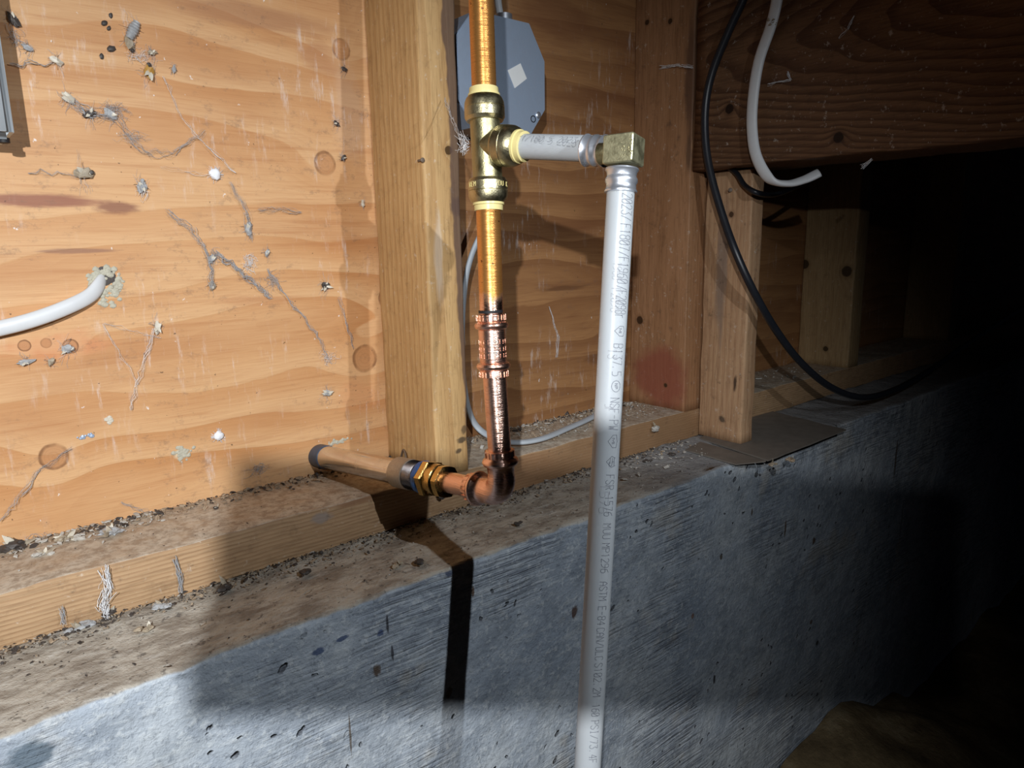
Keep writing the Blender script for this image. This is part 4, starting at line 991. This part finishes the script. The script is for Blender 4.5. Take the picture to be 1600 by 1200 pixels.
# individually visible lumps
def lump(P, r, mat, label, ax=(1.3, 1, .7), name='debris_lump', seed=0, wings=3):
    t = thing(name, P, label, 'debris'); bm = bmesh.new()
    for k in range(5): blobm(bm, P+Vector((random.gauss(0, r*.7), random.gauss(0, r*.5), r*.35+abs(random.gauss(0, r*.25)))), r*random.uniform(.4, .8), ax, 2, .7, 0, seed+k)
    obj('crust', bm, M[mat], t, smooth=False)
    for k in range(wings):
        bm = bmesh.new(); flakep(bm, P+Vector((0, 0, r*.5)), r*U(1.2, 2.2), r*U(.5, .9), U(-1.5, 1.5), U(-.9, .9)); obj('scrap', bm, M['wing' if k % 2 else 'husk'], t)
zs_ = .0; zl = -.037
lump(at(25, 858, 2, zs_), .0060, 'husk_dark', 'dark lumpy nest of debris on the sill at the far left', seed=1, wings=4)
lump(at(172, 838, 2, zs_), .0055, 'husk_grey', 'grey purplish clump on the sill left of centre', seed=7, wings=4)
lump(at(105, 845, 2, zs_), .0045, 'husk', 'brown flaky clump on the sill beside the dark nest', seed=13, wings=5)
lump(at(70, 868, 2, zs_), .0035, 'flake_pale', 'whitish clump nearest the sill edge at left', seed=19, wings=3)
lump(at(120, 895-50, 2, zs_), .0030, 'flake_pale', 'white chip cluster on the sill under the knot', seed=23, wings=2)
lump(at(400, 745, 2, zs_), .0050, 'husk_dark', 'dark ragged husk at the back of the sill left of the steel pipe', seed=29, wings=5)
lump(at(370, 760, 2, zs_), .0030, 'flake_pale', 'pale crumbs clump beside the dark ragged husk', seed=31, wings=1)
lump(at(340, 795, 2, zs_), .0022, 'husk_dark', 'small dark curl on the shaded part of the sill', seed=37, wings=2)
lump(at(170, 960, 2, zl), .0042, 'husk_dark', 'dark clump at the foot of the sill under the pale cobweb tuft', seed=41, wings=3)
lump(at(125, 985, 2, zl), .0045, 'husk_grey', 'grey husk lying on the ledge at left', seed=43, wings=3)
lump(at(232, 985, 2, zl), .0030, 'husk', 'brown twisted husk on the ledge left of the shadow', seed=47, wings=2)
lump(at(355, 922, 2, zl), .0050, 'husk_dark', 'dark bundle at the foot of the sill where the shadow begins', seed=53, wings=3)
lump(at(255, 950, 2, zl), .0036, 'husk_grey', 'grey bundle at the foot of the sill left of the dark bundle', seed=59, wings=2)
lump(at(480, 898, 2, zl), .0045, 'husk_dark', 'black crumb pile on the ledge below the steel pipe', seed=61, wings=0)
lump(at(655, 882, 2, zl), .0040, 'husk_dark', 'black and brown crumb on the ledge left of the black shadow', seed=67, wings=1)
lump(at(625, 884, 2, zl), .0028, 'husk', 'brown crumb on the ledge beside the black one', seed=71, wings=1)
lump(at(808, 820, 2, zl), .0028, 'husk_dark', 'black crumb on the ledge right below the copper elbow', seed=73, wings=0)
lump(at(1010, 782-60, 2, zl), .0028, 'husk_dark', 'black crumb on the ledge right of the white pipe', seed=79, wings=0)
lump(at(1024, 672, 1, -.005), .0046, 'flake_pale', 'pale shell-like flakes on the sill edge right of the white pipe', seed=83, wings=5)
lump(at(1050, 712, 2, zl), .0035, 'husk_dark', 'dark crumb on the ledge left of the flashing plate', seed=89, wings=1)
lump(at(1236, 722, 2, zl), .0042, 'flake_tan', 'brown crust hanging at the edge of the concrete under the plate', seed=97, wings=4)
lump(at(1205, 728, 2, zl), .0035, 'husk', 'brown crumbs at the left corner of the plate', seed=101, wings=2)
lump(at(760, 655, 2, zs_), .0040, 'husk_dark', 'dark matted scraps on the sill behind the copper pipe', seed=103, wings=2)
lump(at(880, 648, 2, zs_), .0055, 'husk_dark', 'dark leaf scraps on the sill left of the white pipe', seed=107, wings=5)
lump(at(905, 640, 2, zs_), .0045, 'flake_tan', 'tan dust lump on the sill next to the dark leaf scraps', seed=109, wings=0)
lump(at(985, 618, 2, zs_), .0060, 'flake_tan', 'big tan dust lump in the corner behind the white pipe', seed=113, wings=1)
lump(at(690, 772, 1, -.004)+Vector((0, 0, -.004)), .0030, 'husk_dark', 'dark fibres at the foot of the pale stud', seed=127, wings=3)

# ------------------------------------------------------------------ the phone that takes the picture (just behind the lens): it shades the headlamp
bm = bmesh.new()
bmesh.ops.create_cube(bm, size=1)
PX0, PX1, PY0, PY1 = -.094, .098, -.0045, .056
for v in bm.verts: v.co = CAM + cR*((PX0+PX1)/2+v.co.x*(PX1-PX0)) + cU*((PY0+PY1)/2+v.co.y*(PY1-PY0)) + cF*(-.006+v.co.z*.008)
es = [e for e in bm.edges if abs((e.verts[0].co-e.verts[1].co).normalized().dot(cF)) > .9]
bmesh.ops.bevel(bm, geom=es, offset=.007, segments=6, affect='EDGES')
tag(obj('phone', bm, M['phone'], sharp=40), 'dark phone held at the camera position, out of the picture', 'phone')
